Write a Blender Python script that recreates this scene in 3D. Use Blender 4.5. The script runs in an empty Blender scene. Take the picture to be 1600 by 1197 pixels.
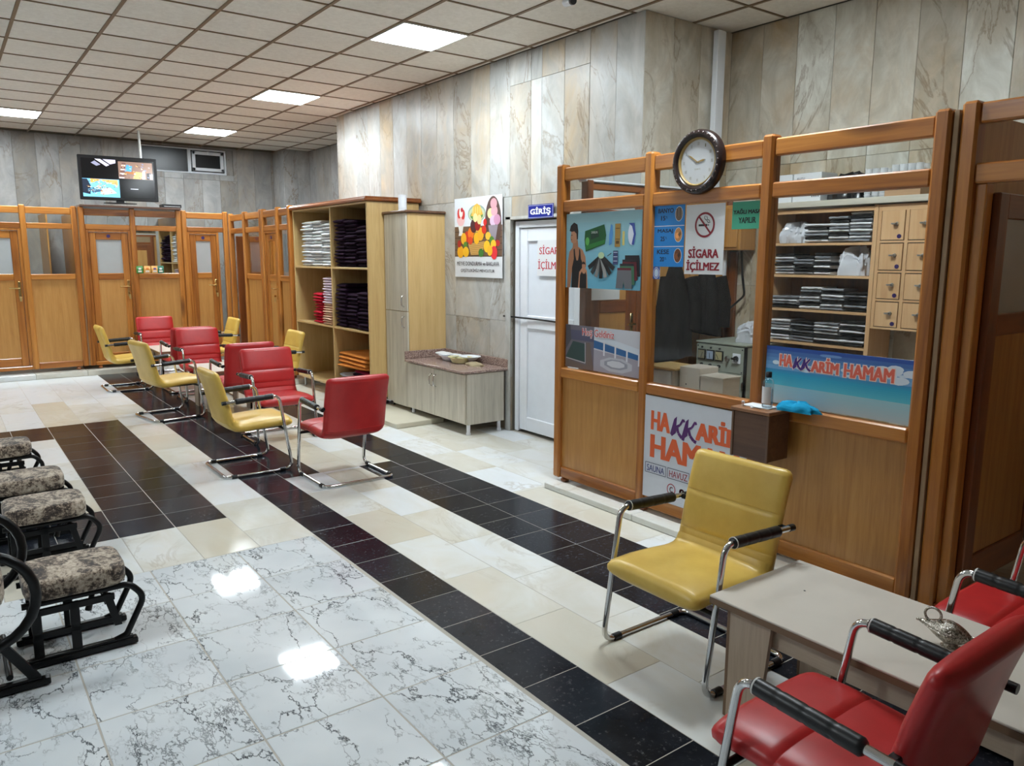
import bpy, bmesh, math, random
from mathutils import Vector, Matrix

# ------------------------------------------------------------------ camera, world, exposure
SC = bpy.context.scene
COL = SC.collection
CAM_LOC = Vector((0.0, 0.0, 1.64))
PITCH, YAW, ROLL = -0.160839, 0.637875, 0.003871
_f = Vector((math.sin(YAW)*math.cos(PITCH), math.cos(YAW)*math.cos(PITCH), math.sin(PITCH)))
_r = _f.cross(Vector((0, 0, 1))).normalized()
_u = _r.cross(_f)
_r2 = _r*math.cos(ROLL) + _u*math.sin(ROLL)
_u2 = -_r*math.sin(ROLL) + _u*math.cos(ROLL)
cam = bpy.data.cameras.new('camera')
cam.lens = 27.02; cam.sensor_width = 36.0; cam.sensor_fit = 'HORIZONTAL'
cam.clip_start = 0.05; cam.clip_end = 100
camo = bpy.data.objects.new('camera', cam)
COL.objects.link(camo)
_M = Matrix((_r2, _u2, -_f)).transposed().to_4x4()
_M.translation = CAM_LOC
camo.matrix_world = _M
SC.camera = camo

world = bpy.data.worlds.new('world'); SC.world = world
world.use_nodes = True
world.node_tree.nodes['Background'].inputs[0].default_value = (0.75, 0.85, 1.0, 1)
world.node_tree.nodes['Background'].inputs[1].default_value = 0.02
SC.view_settings.view_transform = 'Standard'
SC.view_settings.look = 'None'
SC.view_settings.gamma = 1.0
SC.view_settings.use_curve_mapping = False
SC.view_settings.exposure = 0.76
LAMP_POWER = 40.0          # emission strength of the ceiling panels
# ceiling panels (x, y of the panel centre); the last three are unseen, the two on the left added as fill
LAMPS = [(3.338, 5.806), (3.338, 8.806), (3.338, 11.806), (0.938, 11.806)]
LAMPS_UNSEEN = [(3.338, 2.806), (-1.462, 3.406), (-2.662, 8.806)]

# ------------------------------------------------------------------ helpers
RND = random.Random(11)
def S(r, g, b):
    def c(v):
        v /= 255.0
        return v/12.92 if v <= 0.04045 else ((v+0.055)/1.055)**2.4
    return (c(r), c(g), c(b), 1.0)

class G:
    """collects vertices and faces of one mesh"""
    def __init__(s): s.v = []; s.f = []; s.c = []
    def add(s, vs, fs):
        o = len(s.v); s.v += [tuple(p) for p in vs]; s.f += [tuple(i+o for i in f) for f in fs]
        return s
    def box(s, x0, y0, z0, x1, y1, z1, b=0.0):
        if x1 < x0: x0, x1 = x1, x0
        if y1 < y0: y0, y1 = y1, y0
        if z1 < z0: z0, z1 = z1, z0
        if b <= 0:
            vs = [(x0,y0,z0),(x1,y0,z0),(x1,y1,z0),(x0,y1,z0),(x0,y0,z1),(x1,y0,z1),(x1,y1,z1),(x0,y1,z1)]
            return s.add(vs, [(3,2,1,0),(4,5,6,7),(0,1,5,4),(1,2,6,5),(2,3,7,6),(3,0,4,7)])
        b = min(b, (x1-x0)*.49, (y1-y0)*.49, (z1-z0)*.49)
        lo, hi = (x0,y0,z0), (x1,y1,z1)
        vs = []; idx = {}
        for i in range(8):
            sg = [(i >> k) & 1 for k in range(3)]
            for a in range(3):           # vertex lying on the face normal to axis a
                p = []
                for k in range(3):
                    e = hi[k] if sg[k] else lo[k]
                    if k != a: e += -b if sg[k] else b
                    p.append(e)
                idx[(i, a)] = len(vs); vs.append(tuple(p))
        fs = []
        def cid(d): return d[0] | d[1] << 1 | d[2] << 2
        cen = [(x0+x1)/2, (y0+y1)/2, (z0+z1)/2]
        def face(ids):
            P = [Vector(vs[k]) for k in ids]
            n = (P[1]-P[0]).cross(P[2]-P[0])
            m = sum(P, Vector())/len(P) - Vector(cen)
            fs.append(tuple(ids) if n.dot(m) > 0 else tuple(reversed(ids)))
        for a in range(3):
            p, q = [k for k in range(3) if k != a]
            for sa in (0, 1):
                ids = []
                for sp, sq in ((0,0),(1,0),(1,1),(0,1)):
                    d = [0,0,0]; d[a] = sa; d[p] = sp; d[q] = sq
                    ids.append(idx[(cid(d), a)])
                face(ids)
            for sp in (0, 1):            # edge along a
                for sq in (0, 1):
                    d0 = [0,0,0]; d0[p] = sp; d0[q] = sq; d1 = list(d0); d1[a] = 1
                    face([idx[(cid(d0), p)], idx[(cid(d1), p)], idx[(cid(d1), q)], idx[(cid(d0), q)]])
        for i in range(8): face([idx[(i,0)], idx[(i,1)], idx[(i,2)]])
        return s.add(vs, fs)
    def tube(s, pts, r, n=8, closed=False, caps=True):
        P = [Vector(p) for p in pts]; m = len(P)
        rr = r if isinstance(r, (list, tuple)) else [r]*m
        T = []
        for i in range(m):
            if closed: t = P[(i+1) % m] - P[i-1]
            else: t = P[min(i+1, m-1)] - P[max(i-1, 0)]
            T.append(t.normalized())
        a = Vector((0,0,1)) if abs(T[0].z) < .9 else Vector((1,0,0))
        N = (a - T[0]*a.dot(T[0])).normalized()
        vs = []
        for i in range(m):
            N = (N - T[i]*N.dot(T[i])).normalized(); B = T[i].cross(N)
            for k in range(n):
                an = 2*math.pi*k/n
                vs.append(P[i] + (N*math.cos(an) + B*math.sin(an))*rr[i])
        fs = []
        for i in range(m if closed else m-1):
            j = (i+1) % m
            for k in range(n):
                l = (k+1) % n
                fs.append((i*n+k, i*n+l, j*n+l, j*n+k))
        if caps and not closed:
            fs.append(tuple(reversed(range(n)))); fs.append(tuple((m-1)*n+k for k in range(n)))
        return s.add(vs, fs)
    def lathe(s, prof, n=20, c=(0,0,0), sx=1.0, sy=1.0):
        vs = []; fs = []
        for (r, z) in prof:
            for k in range(n):
                a = 2*math.pi*k/n
                vs.append((c[0]+r*sx*math.cos(a), c[1]+r*sy*math.sin(a), c[2]+z))
        m = len(prof)
        for i in range(m-1):
            for k in range(n):
                l = (k+1) % n
                fs.append((i*n+k, i*n+l, (i+1)*n+l, (i+1)*n+k))
        fs.append(tuple(reversed(range(n)))); fs.append(tuple((m-1)*n+k for k in range(n)))
        return s.add(vs, fs)
    def loft(s, rings, caps=True):
        n = len(rings[0]); vs = [p for r in rings for p in r]; fs = []
        for i in range(len(rings)-1):
            for k in range(n):
                l = (k+1) % n
                fs.append((i*n+k, i*n+l, (i+1)*n+l, (i+1)*n+k))
        if caps:
            fs.append(tuple(reversed(range(n)))); fs.append(tuple((len(rings)-1)*n+k for k in range(n)))
        return s.add(vs, fs)
    def prism(s, poly, axis, a, b):
        """poly of 2D points in the two other axes (in x,y,z order), extruded along axis from a to b"""
        def mk(p, t):
            q = list(p); q.insert(axis, t); return tuple(q)
        n = len(poly)
        vs = [mk(p, a) for p in poly] + [mk(p, b) for p in poly]
        fs = [tuple(reversed(range(n))), tuple(range(n, 2*n))]
        for k in range(n):
            l = (k+1) % n; fs.append((k, l, n+l, n+k))
        return s.add(vs, fs)
    def xf(s, M):
        s.v = [tuple(M @ Vector(p)) for p in s.v]; return s
    def mesh(s, name, smooth=None, fix=False):
        me = bpy.data.meshes.new(name)
        me.from_pydata(s.v, [], s.f)
        if fix:
            bm = bmesh.new(); bm.from_mesh(me)
            bmesh.ops.recalc_face_normals(bm, faces=bm.faces); bm.to_mesh(me); bm.free()
        if smooth:
            me.polygons.foreach_set('use_smooth', [True]*len(me.polygons))
            me.set_sharp_from_angle(angle=math.radians(smooth))
        me.update()
        return me

def fillet(pts, r, seg=5):
    P = [Vector(p) for p in pts]; out = [P[0]]
    for i in range(1, len(P)-1):
        a = (P[i-1]-P[i]); b = (P[i+1]-P[i]); la, lb = a.length, b.length
        a.normalize(); b.normalize()
        ang = a.angle(b)
        rad = r[i-1] if isinstance(r, (list, tuple)) else r
        d = min(rad/math.tan(ang/2), la*.49, lb*.49)
        p0, p1 = P[i]+a*d, P[i]+b*d
        for k in range(seg+1):
            t = k/seg
            out.append(p0*(1-t)**2 + P[i]*2*t*(1-t) + p1*t*t)
    out.append(P[-1]); return out

def obj(name, g, m, parent=None, loc=None, smooth=None, fix=False):
    me = g.mesh(name, smooth, fix) if isinstance(g, G) else g
    if m is not None and len(me.materials) == 0: me.materials.append(m)
    o = bpy.data.objects.new(name, me)
    COL.objects.link(o)
    if parent is not None: o.parent = parent
    if loc is not None: o.location = loc
    return o
def tag(o, label, cat, group=None, kind=None):
    if label: o['label'] = label
    if cat: o['category'] = cat
    if group: o['group'] = group
    if kind: o['kind'] = kind
    return o
def thing(name, label, cat, loc=(0,0,0), rz=0.0, group=None):
    o = bpy.data.objects.new(name, None)
    COL.objects.link(o); o.empty_display_size = .1
    o.location = loc; o.rotation_euler = (0,0,rz)
    return tag(o, label, cat, group)
def struct(name, g, m, label=None, smooth=None):
    o = obj(name, g, m, smooth=smooth); o['kind'] = 'structure'
    if label: o['label'] = label
    return o
def dup(root, loc, rz, label, group=None):
    r = root.copy(); COL.objects.link(r); r.location = loc; r.rotation_euler = (0,0,rz)
    if label: r['label'] = label
    if group: r['group'] = group
    elif 'group' in r: del r['group']
    for ch in list(root.children):
        c = ch.copy(); COL.objects.link(c); c.parent = r
        for gch in ch.children:
            d = gch.copy(); COL.objects.link(d); d.parent = c
    return r

# ------------------------------------------------------------------ materials
class N:
    def __init__(s, name):
        s.m = bpy.data.materials.new(name); s.m.use_nodes = True
        s.t = s.m.node_tree; s.b = s.t.nodes['Principled BSDF']; s.out = s.t.nodes['Material Output']
    def n(s, typ, **kw):
        nd = s.t.nodes.new(typ)
        for k, v in kw.items(): setattr(nd, k, v)
        return nd
    def l(s, a, b): s.t.links.new(a, b)
    def set(s, **kw):
        for k, v in kw.items():
            s.b.inputs[k.replace('_', ' ')].default_value = v
        return s
    def coords(s, scale=(1,1,1), rnd=True, rot=(0,0,0)):
        tc = s.n('ShaderNodeTexCoord'); mp = s.n('ShaderNodeMapping')
        mp.inputs['Scale'].default_value = scale; mp.inputs['Rotation'].default_value = rot
        if rnd:
            oi = s.n('ShaderNodeObjectInfo')
            mm = s.n('ShaderNodeVectorMath', operation='MULTIPLY_ADD')
            cx = s.n('ShaderNodeCombineXYZ')
            s.l(oi.outputs['Random'], cx.inputs[0]); 
            m1 = s.math('MULTIPLY', oi.outputs['Random'], 7.13); m2 = s.math('MULTIPLY', oi.outputs['Random'], 3.37)
            s.l(m1, cx.inputs[1]); s.l(m2, cx.inputs[2])
            mm.inputs[1].default_value = (37.0, 37.0, 37.0)
            s.l(cx.outputs[0], mm.inputs[0]); s.l(tc.outputs['Object'], mm.inputs[2])
            s.l(mm.outputs[0], mp.inputs[0]); s.rand = oi.outputs['Random']
        else:
            s.l(tc.outputs['Object'], mp.inputs[0])
        return mp.outputs[0]
    def math(s, op, a, b=None, c=None):
        nd = s.n('ShaderNodeMath', operation=op)
        for i, x in enumerate((a, b, c)):
            if x is None: continue
            if isinstance(x, (int, float)): nd.inputs[i].default_value = x
            else: s.l(x, nd.inputs[i])
        return nd.outputs[0]
    def noise(s, vec, scale, detail=4, rough=.55, dist=0.0):
        nd = s.n('ShaderNodeTexNoise')
        nd.inputs['Scale'].default_value = scale; nd.inputs['Detail'].default_value = detail
        nd.inputs['Roughness'].default_value = rough; nd.inputs['Distortion'].default_value = dist
        s.l(vec, nd.inputs['Vector']); return nd.outputs[0]
    def ramp(s, fac, stops):
        nd = s.n('ShaderNodeValToRGB'); el = nd.color_ramp.elements
        while len(el) > 1: el.remove(el[-1])
        el[0].position = stops[0][0]; el[0].color = stops[0][1]
        for p, c in stops[1:]:
            e = el.new(p); e.color = c
        s.l(fac, nd.inputs[0]); return nd.outputs[0]
    def ridge(s, vec, scale, width, detail=5, dist=.6, rough=.6):
        """thin wandering lines: 1 on the line, 0 away from it"""
        a = s.math('SUBTRACT', s.noise(vec, scale, detail, rough, dist), .5)
        a = s.math('ABSOLUTE', a)
        mr = s.n('ShaderNodeMapRange', clamp=True)
        mr.inputs['From Min'].default_value = 0; mr.inputs['From Max'].default_value = width
        mr.inputs['To Min'].default_value = 1; mr.inputs['To Max'].default_value = 0
        s.l(a, mr.inputs[0]); return mr.outputs[0]
    def mix(s, fac, a, b, mode='MIX'):
        nd = s.n('ShaderNodeMix', data_type='RGBA', blend_type=mode)
        for k, x in ((0, fac), (6, a), (7, b)):
            if isinstance(x, (int, float)): nd.inputs[k].default_value = x
            elif isinstance(x, tuple): nd.inputs[k].default_value = x
            else: s.l(x, nd.inputs[k])
        return nd.outputs[2]
    def color(s, c): s.l(c, s.b.inputs['Base Color']); return s
    def bump(s, h, strength=.2, dist=.002):
        nd = s.n('ShaderNodeBump'); nd.inputs['Strength'].default_value = strength
        nd.inputs['Distance'].default_value = dist
        s.l(h, nd.inputs['Height']); s.l(nd.outputs[0], s.b.inputs['Normal']); return s

def plain(name, col, rough=.5, metal=0.0, **kw):
    m = N(name); m.set(Base_Color=col, Roughness=rough, Metallic=metal, **kw)
    v = m.coords(rnd=False)
    nz = m.noise(v, 9, 3)
    m.color(m.mix(m.math('MULTIPLY', nz, .22), col, tuple(c*.55 for c in col[:3])+(1,)))
    return m.m

def marble_wall(name, light, warm, dark, rough=.22):
    m = N(name)
    v = m.coords((1,1,.55), rot=(.5,.4,.3)); rd = m.rand
    big = m.noise(v, 1.6, 5, .6, 1.2)
    warmth = m.math('MULTIPLY_ADD', rd, .34, m.math('SUBTRACT', big, .17))
    c = m.ramp(warmth, [(.34, light), (.56, tuple((a+b)/2 for a, b in zip(light, warm))), (.74, warm)])
    cl = m.noise(v, 4.5, 6, .65, .8)
    c = m.mix(m.ramp(cl, [(.35, (0,0,0,1)), (.72, (.8,.8,.8,1))]), c, dark)
    vein = m.math('MULTIPLY', m.ridge(v, 1.5, .02, 7, 1.6), m.ramp(m.noise(v, 1.1, 2), [(.42, (0,0,0,1)), (.58, (1,1,1,1))]))
    c = m.mix(m.math('MULTIPLY', vein, .6), c, S(124, 100, 70))
    val = m.math('MULTIPLY_ADD', m.math('FRACT', m.math('MULTIPLY', rd, 17.3)), .22, .86)
    cc = m.n('ShaderNodeCombineColor')
    for k in range(3): m.l(val, cc.inputs[k])
    c = m.mix(1.0, c, cc.outputs[0], 'MULTIPLY')
    m.color(c); m.set(Roughness=rough, Specular_IOR_Level=.32)
    return m.m
M = {}
M['marble'] = marble_wall('wall_marble', S(198,200,198), S(184,164,134), S(152,150,144), .38)
M['marble_brown'] = marble_wall('kiosk_wall_marble', S(228,228,218), S(186,156,112), S(160,152,134), .5)
M['marble_grey'] = marble_wall('far_wall_marble', S(186,186,184), S(170,160,146), S(140,140,140), .35)

def mk_cream():
    m = N('cream_marble'); v = m.coords((1,.6,1), rot=(0,0,.5)); rd = m.rand
    big = m.noise(v, 3.0, 6, .6, 1.2)
    pick = m.math('FRACT', m.math('MULTIPLY', rd, 23.7))
    c = m.ramp(m.math('MULTIPLY_ADD', pick, .62, m.math('MULTIPLY_ADD', big, .7, -.2)), [(.18, S(228,233,236)), (.42, S(222,222,216)), (.62, S(212,208,194)), (.9, S(208,200,182))])
    vein = m.math('MULTIPLY', m.math('MULTIPLY', m.ridge(v, 1.6, .02, 6, 1.4), m.ramp(m.noise(v, 2, 2), [(.45, (0,0,0,1)), (.7, (1,1,1,1))])), .4)
    c = m.mix(vein, c, S(164,148,122))
    m.color(c); m.set(Roughness=.15); return m.m
M['cream'] = mk_cream()
def mk_white_tile():
    m = N('white_veined_tile'); v = m.coords((1,1,1), rot=(0,0,.6))
    c0 = m.ramp(m.noise(v, 2.0, 3), [(.3, S(204,210,214)), (.7, S(226,230,232))])
    def crack(scale, width, warp, st):
        vs = m.coords((1.0,st,1.0), rot=(0,0,1.0))
        w = m.n('ShaderNodeTexNoise'); w.inputs['Scale'].default_value = scale*1.3; w.inputs['Detail'].default_value = 7; w.inputs['Roughness'].default_value = .62
        m.l(vs, w.inputs['Vector'])
        ad = m.n('ShaderNodeVectorMath', operation='MULTIPLY_ADD'); ad.inputs[1].default_value = (warp/scale,)*3
        m.l(w.outputs['Color'], ad.inputs[0]); m.l(vs, ad.inputs[2])
        vo = m.n('ShaderNodeTexVoronoi', feature='DISTANCE_TO_EDGE'); vo.inputs['Scale'].default_value = scale
        m.l(ad.outputs[0], vo.inputs['Vector'])
        mr = m.n('ShaderNodeMapRange', clamp=True)
        mr.inputs['From Max'].default_value = width; mr.inputs['To Min'].default_value = 1; mr.inputs['To Max'].default_value = 0
        m.l(vo.outputs['Distance'], mr.inputs[0]); return mr.outputs[0]
    k1 = m.ramp(m.noise(v, 3.1, 4, .6), [(.36, (0,0,0,1)), (.47, (1,1,1,1))])
    k2 = m.ramp(m.noise(v, 2.3, 4, .6, .5), [(.50, (0,0,0,1)), (.62, (1,1,1,1))])
    k3 = m.ramp(m.noise(v, 7.0, 3, .6), [(.46, (0,0,0,1)), (.58, (1,1,1,1))])
    l1 = m.math('MULTIPLY', m.math('MULTIPLY', crack(2.6, .014, 1.3, .5), k1), 1.0)
    l2 = m.math('MULTIPLY', m.math('MULTIPLY', crack(10.0, .05, 2.4, .45), k2), .8)
    l3 = m.math('MULTIPLY', m.math('MULTIPLY', crack(5.0, .02, 1.4, .55), k3), .75)
    f = m.math('MAXIMUM', m.math('MAXIMUM', l1, l2), l3)
    m.color(m.mix(f, c0, S(40,46,54))); m.set(Roughness=.045, Specular_IOR_Level=.55); return m.m
M['white_tile'] = mk_white_tile()
def mk_black_tile():
    m = N('black_marble'); v = m.coords((1,1,1)); rd = m.rand
    c = m.ramp(m.math('MULTIPLY_ADD', rd, .4, m.math('SUBTRACT', m.noise(v, 5, 5), .2)), [(.3, S(22,25,31)), (.7, S(40,43,50))])
    sp = m.ramp(m.noise(v, 48, 6, .75), [(.57, (0,0,0,1)), (.68, (1,1,1,1))])
    pm = m.ramp(m.noise(v, 4, 3), [(.38, (0.12,0.12,0.12,1)), (.66, (.8,.8,.8,1))])
    c = m.mix(m.mix(1.0, sp, pm, 'MULTIPLY'), c, S(112,114,118))
    m.color(c); m.set(Roughness=.17, Specular_IOR_Level=.12); return m.m
M['black_tile'] = mk_black_tile()
M['grout'] = plain('grout', S(180,174,163), .7)

def mk_wood(name, axis, lo, mid, hi, rough=.32, fine=1.0, knots=True):
    m = N(name)
    sc = [9.0*fine]*3; sc[axis] = .55*fine
    v = m.coords(tuple(sc))
    a = m.noise(v, 1.0, 4, .6, .9); b = m.noise(v, 6.0, 4, .6, .3)
    t = m.math('MULTIPLY_ADD', b, .35, m.math('MULTIPLY', a, .75))
    t = m.math('MULTIPLY_ADD', m.rand, .16, m.math('SUBTRACT', t, .09))
    c = m.ramp(t, [(.3, lo), (.5, mid), (.74, hi)])
    if knots:
        sk = [7.0]*3; sk[axis] = 1.7
        vk = m.coords(tuple(sk))
        vo = m.n('ShaderNodeTexVoronoi'); m.l(vk, vo.inputs['Vector']); vo.inputs['Scale'].default_value = .5
        k = m.ramp(vo.outputs['Distance'], [(.0, (1,1,1,1)), (.10, (.5,.5,.5,1)), (.16, (0,0,0,1))])
        c = m.mix(m.math('MULTIPLY', k, .8), c, S(62,26,12))
    m.color(c); m.set(Roughness=rough, Coat_Weight=.25, Coat_Roughness=.15); return m.m
for ax, nm in enumerate('xyz'):
    M['pine_'+nm] = mk_wood('varnished_pine_'+nm, ax, S(122,68,26), S(168,104,42), S(198,134,62))
    M['veneer_'+nm] = mk_wood('oak_veneer_'+nm, ax, S(166,114,56), S(184,132,68), S(198,148,82), .42, 2.2, False)
    M['dark_'+nm] = mk_wood('dark_pine_'+nm, ax, S(92,48,20), S(122,66,28), S(146,86,40))
    M['beech_'+nm] = mk_wood('beech_board_'+nm, ax, S(186,152,98), S(200,168,112), S(210,180,126), .45, 2.0, False)
    M['walnut_'+nm] = mk_wood('walnut_board_'+nm, ax, S(70,46,34), S(92,62,46), S(112,80,58), .4, 1.2, False)
    M['grey_oak_'+nm] = mk_wood('grey_oak_'+nm, ax, S(166,160,145), S(194,188,172), S(214,208,194), .4, 1.5, False)
M['rosy_z'] = mk_wood('rosy_beech_z', 2, S(192,148,102), S(206,164,118), S(214,176,132), .45, 2.0, False)
M['rosy_x'] = mk_wood('rosy_beech_x', 0, S(192,148,102), S(206,164,118), S(214,176,132), .45, 2.0, False)
M['slab'] = plain('travertine_slab', S(206,200,180), .45)
M['board_end'] = plain('board_edge', S(168,140,108), .6)
M['laminate'] = plain('cream_laminate', S(214,205,192), .38)
M['lam_edge'] = plain('chipped_edge', S(126,100,76), .6)
M['maple_z'] = mk_wood('maple_board', 2, S(168,148,126), S(184,164,142), S(196,178,156), .45, 2.0, False)
M['maple_y'] = mk_wood('maple_apron', 1, S(160,140,118), S(176,156,134), S(190,172,150), .45, 2.0, False)

def mk_glass(name, tint=(.97,.985,.98,1), refl=.09, rough=.0):
    m = N(name); t = m.t
    t.nodes.remove(m.b)
    tr = m.n('ShaderNodeBsdfTransparent'); tr.inputs[0].default_value = tint
    gl = m.n('ShaderNodeBsdfGlossy'); gl.inputs['Roughness'].default_value = rough
    lw = m.n('ShaderNodeLayerWeight'); lw.inputs[0].default_value = .25
    f = m.math('MULTIPLY_ADD', lw.outputs['Fresnel'], .30, refl*.2)
    mx = m.n('ShaderNodeMixShader')
    m.l(f, mx.inputs[0]); m.l(tr.outputs[0], mx.inputs[1]); m.l(gl.outputs[0], mx.inputs[2])
    m.l(mx.outputs[0], m.out.inputs[0]); return m.m
M['glass'] = mk_glass('clear_glass')
M['plastic_clear'] = mk_glass('clear_plastic', (.9,.93,.95,1), .3, .12)
def mk_cup():
    m = N('milky_cup_plastic'); m.set(Base_Color=(.8,.83,.86,1), Roughness=.15)
    tr = m.n('ShaderNodeBsdfTransparent'); mx = m.n('ShaderNodeMixShader'); mx.inputs[0].default_value = .55
    m.l(tr.outputs[0], mx.inputs[1]); m.l(m.b.outputs[0], mx.inputs[2]); m.l(mx.outputs[0], m.out.inputs[0]); return m.m
M['cup'] = mk_cup()
M['mirror'] = N('mirror_pane').set(Base_Color=(.72,.76,.74,1), Metallic=1.0, Roughness=.015).m
M['frosted'] = plain('frosted_glass', S(176,180,180), .28)
M['dark_glass'] = N('night_window_glass').set(Base_Color=(.012,.014,.016,1), Roughness=.3).m
M['chrome'] = N('chrome').set(Base_Color=(.62,.62,.62,1), Metallic=1.0, Roughness=.09).m
M['brass'] = N('brass').set(Base_Color=(.58,.42,.17,1), Metallic=1.0, Roughness=.25).m
M['steel'] = N('steel').set(Base_Color=(.55,.55,.55,1), Metallic=1.0, Roughness=.3).m
M['black_rubber'] = plain('black_foam_rubber', S(14,14,17), .4)
M['black_plastic'] = plain('black_plastic', S(18,18,20), .35)
M['black_metal'] = plain('black_painted_steel', S(9,9,10), .34, Specular_IOR_Level=.3)
M['white_pvc'] = plain('white_pvc', S(236,240,246), .3)
M['white_paint'] = plain('white_paint', S(225,225,222), .5)
M['paper'] = plain('white_paper', S(226,228,230), .55)
M['purple'] = plain('number_disc', S(52,36,96), .4)
M['ring'] = plain('white_ring', S(220,220,216), .5)

def mk_leather(name, a, b):
    m = N(name); v = m.coords((1,1,1), rnd=False)
    c = m.ramp(m.noise(v, 7, 5, .6), [(.3, b), (.7, a)])
    m.color(c); m.set(Roughness=.36, Specular_IOR_Level=.45)
    m.bump(m.noise(v, 160, 3), .12, .0015); return m.m
M['red'] = mk_leather('red_leatherette', S(188,42,42), S(172,34,36))
M['yellow'] = mk_leather('yellow_leatherette', S(222,188,94), S(208,170,76))
def mk_cushion():
    m = N('brindled_cushion_fabric'); v = m.coords((1,.7,1), rot=(0,0,.35))
    n1 = m.noise(v, 11, 8, .78, .8); n2 = m.noise(v, 70, 4, .75)
    t = m.math('MULTIPLY_ADD', n2, .4, m.math('MULTIPLY', n1, .75))
    c = m.ramp(t, [(.47, S(28,23,21)), (.545, S(80,66,56)), (.605, S(164,148,130)), (.72, S(208,196,178))])
    m.color(c); m.set(Roughness=.9, Sheen_Weight=.2)
    m.bump(n2, .25, .003); return m.m
M['cushion'] = mk_cushion()
def mk_granite():
    m = N('pink_granite'); v = m.coords((1,1,1), rnd=False)
    c = m.ramp(m.noise(v, 110, 3, .7), [(.35, S(70,54,52)), (.5, S(150,124,114)), (.66, S(196,178,168))])
    m.color(c); m.set(Roughness=.18); return m.m
M['granite'] = mk_granite()
def mk_ceiling():
    m = N('ceiling_board'); v = m.coords((1,1,1))
    n1 = m.noise(v, 22, 5, .7, .6)
    c = m.ramp(m.math('MULTIPLY_ADD', m.rand, .2, m.math('SUBTRACT', n1, .1)), [(.3, S(228,223,213)), (.7, S(244,240,231))])
    m.color(c); m.set(Roughness=.85); m.bump(n1, .4, .004); return m.m
M['ceil'] = mk_ceiling()
M['tbar'] = plain('brown_ceiling_bar', S(128,106,80), .5)
def emit(name, col, st):
    m = N(name); m.set(Base_Color=col, Emission_Color=col, Emission_Strength=st); return m.m
M['lamp'] = emit('led_panel', (.86,.95,1.0,1), LAMP_POWER)
def mk_print(name, emission=0.0, rough=.35):
    m = N(name); a = m.n('ShaderNodeVertexColor'); a.layer_name = 'Col'
    m.color(a.outputs[0]); m.set(Roughness=rough)
    if emission:
        m.l(a.outputs[0], m.b.inputs['Emission Color']); m.set(Emission_Strength=emission)
    return m.m
M['print'] = mk_print('printed_ink')
M['screen'] = mk_print('screen_image', .9, .12)
def towel(name, col):
    m = N(name); v = m.coords((1,1,1))
    nz = m.noise(v, 40, 5, .7)
    d = tuple(x*.62 for x in col[:3])+(1,)
    c = m.mix(m.math('MULTIPLY_ADD', m.rand, .3, m.math('MULTIPLY', nz, .5)), col, d)
    m.color(c); m.set(Roughness=.95, Specular_IOR_Level=.15); m.bump(m.noise(v, 170, 3), .4, .003); return m.m
M['t_white'] = towel('white_terry', S(236,238,240))
M['t_purple'] = towel('aubergine_terry', S(38,16,38))
M['t_red'] = towel('red_cotton', S(196,30,52))
M['t_orange'] = towel('orange_cotton', S(222,138,62))
M['t_peach'] = towel('peach_cotton', S(236,196,166))
M['t_pink'] = towel('pale_pink_cotton', S(232,214,226))
M['t_lilac'] = towel('lilac_cotton', S(150,96,140))
M['t_grey'] = towel('grey_cotton', S(196,198,206))
M['t_wine'] = towel('wine_cotton', S(140,28,62))
M['t_blue'] = towel('sky_blue_fabric', S(36,160,206))
M['t_black'] = N('black_cloth').set(Base_Color=S(20,17,17), Roughness=.95, Specular_IOR_Level=.1).m
M['p_black'] = plain('black_garment_in_film', S(30,30,32), .2)
M['p_grey'] = plain('grey_garment_in_film', S(140,142,148), .2)
M['p_white'] = plain('white_garment_in_film', S(226,226,228), .22)
M['film'] = plain('milky_film', S(206,208,214), .2)
def mk_silver():
    m = N('tarnished_silver'); v = m.coords((1,1,1), rnd=False); m.set(Metallic=1.0, Roughness=.2)
    nz = m.noise(v, 120, 4, .6, 1.0); m.color(m.ramp(nz, [(.35, (.10,.085,.06,1)), (.55, (.5,.46,.4,1)), (.7, (.68,.66,.62,1))])); m.bump(nz, .9, .004); return m.m
M['silver'] = mk_silver()
M['panel_grey'] = plain('grey_green_enamel', S(158,164,150), .4)
M['gold'] = plain('dull_gold', S(168,140,84), .4)
# ------------------------------------------------------------------ flat print (posters, signs, screens)
_TXT = {}
def text_polys(body, bold=0.0, shear=0.0):
    key = (body, bold, shear)
    if key in _TXT: return _TXT[key]
    cu = bpy.data.curves.new('lettering', 'FONT'); cu.body = body
    cu.offset = bold; cu.shear = shear; cu.resolution_u = 3; cu.fill_mode = 'FRONT' if hasattr(cu, 'fill_mode') else cu.fill_mode
    ob = bpy.data.objects.new('lettering', cu)
    me = bpy.data.meshes.new_from_object(ob)
    vs = [(v.co.x, v.co.y) for v in me.vertices]; fs = [tuple(p.vertices) for p in me.polygons]
    bpy.data.objects.remove(ob); bpy.data.curves.remove(cu); bpy.data.meshes.remove(me)
    _TXT[key] = (vs, fs); return vs, fs

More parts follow.
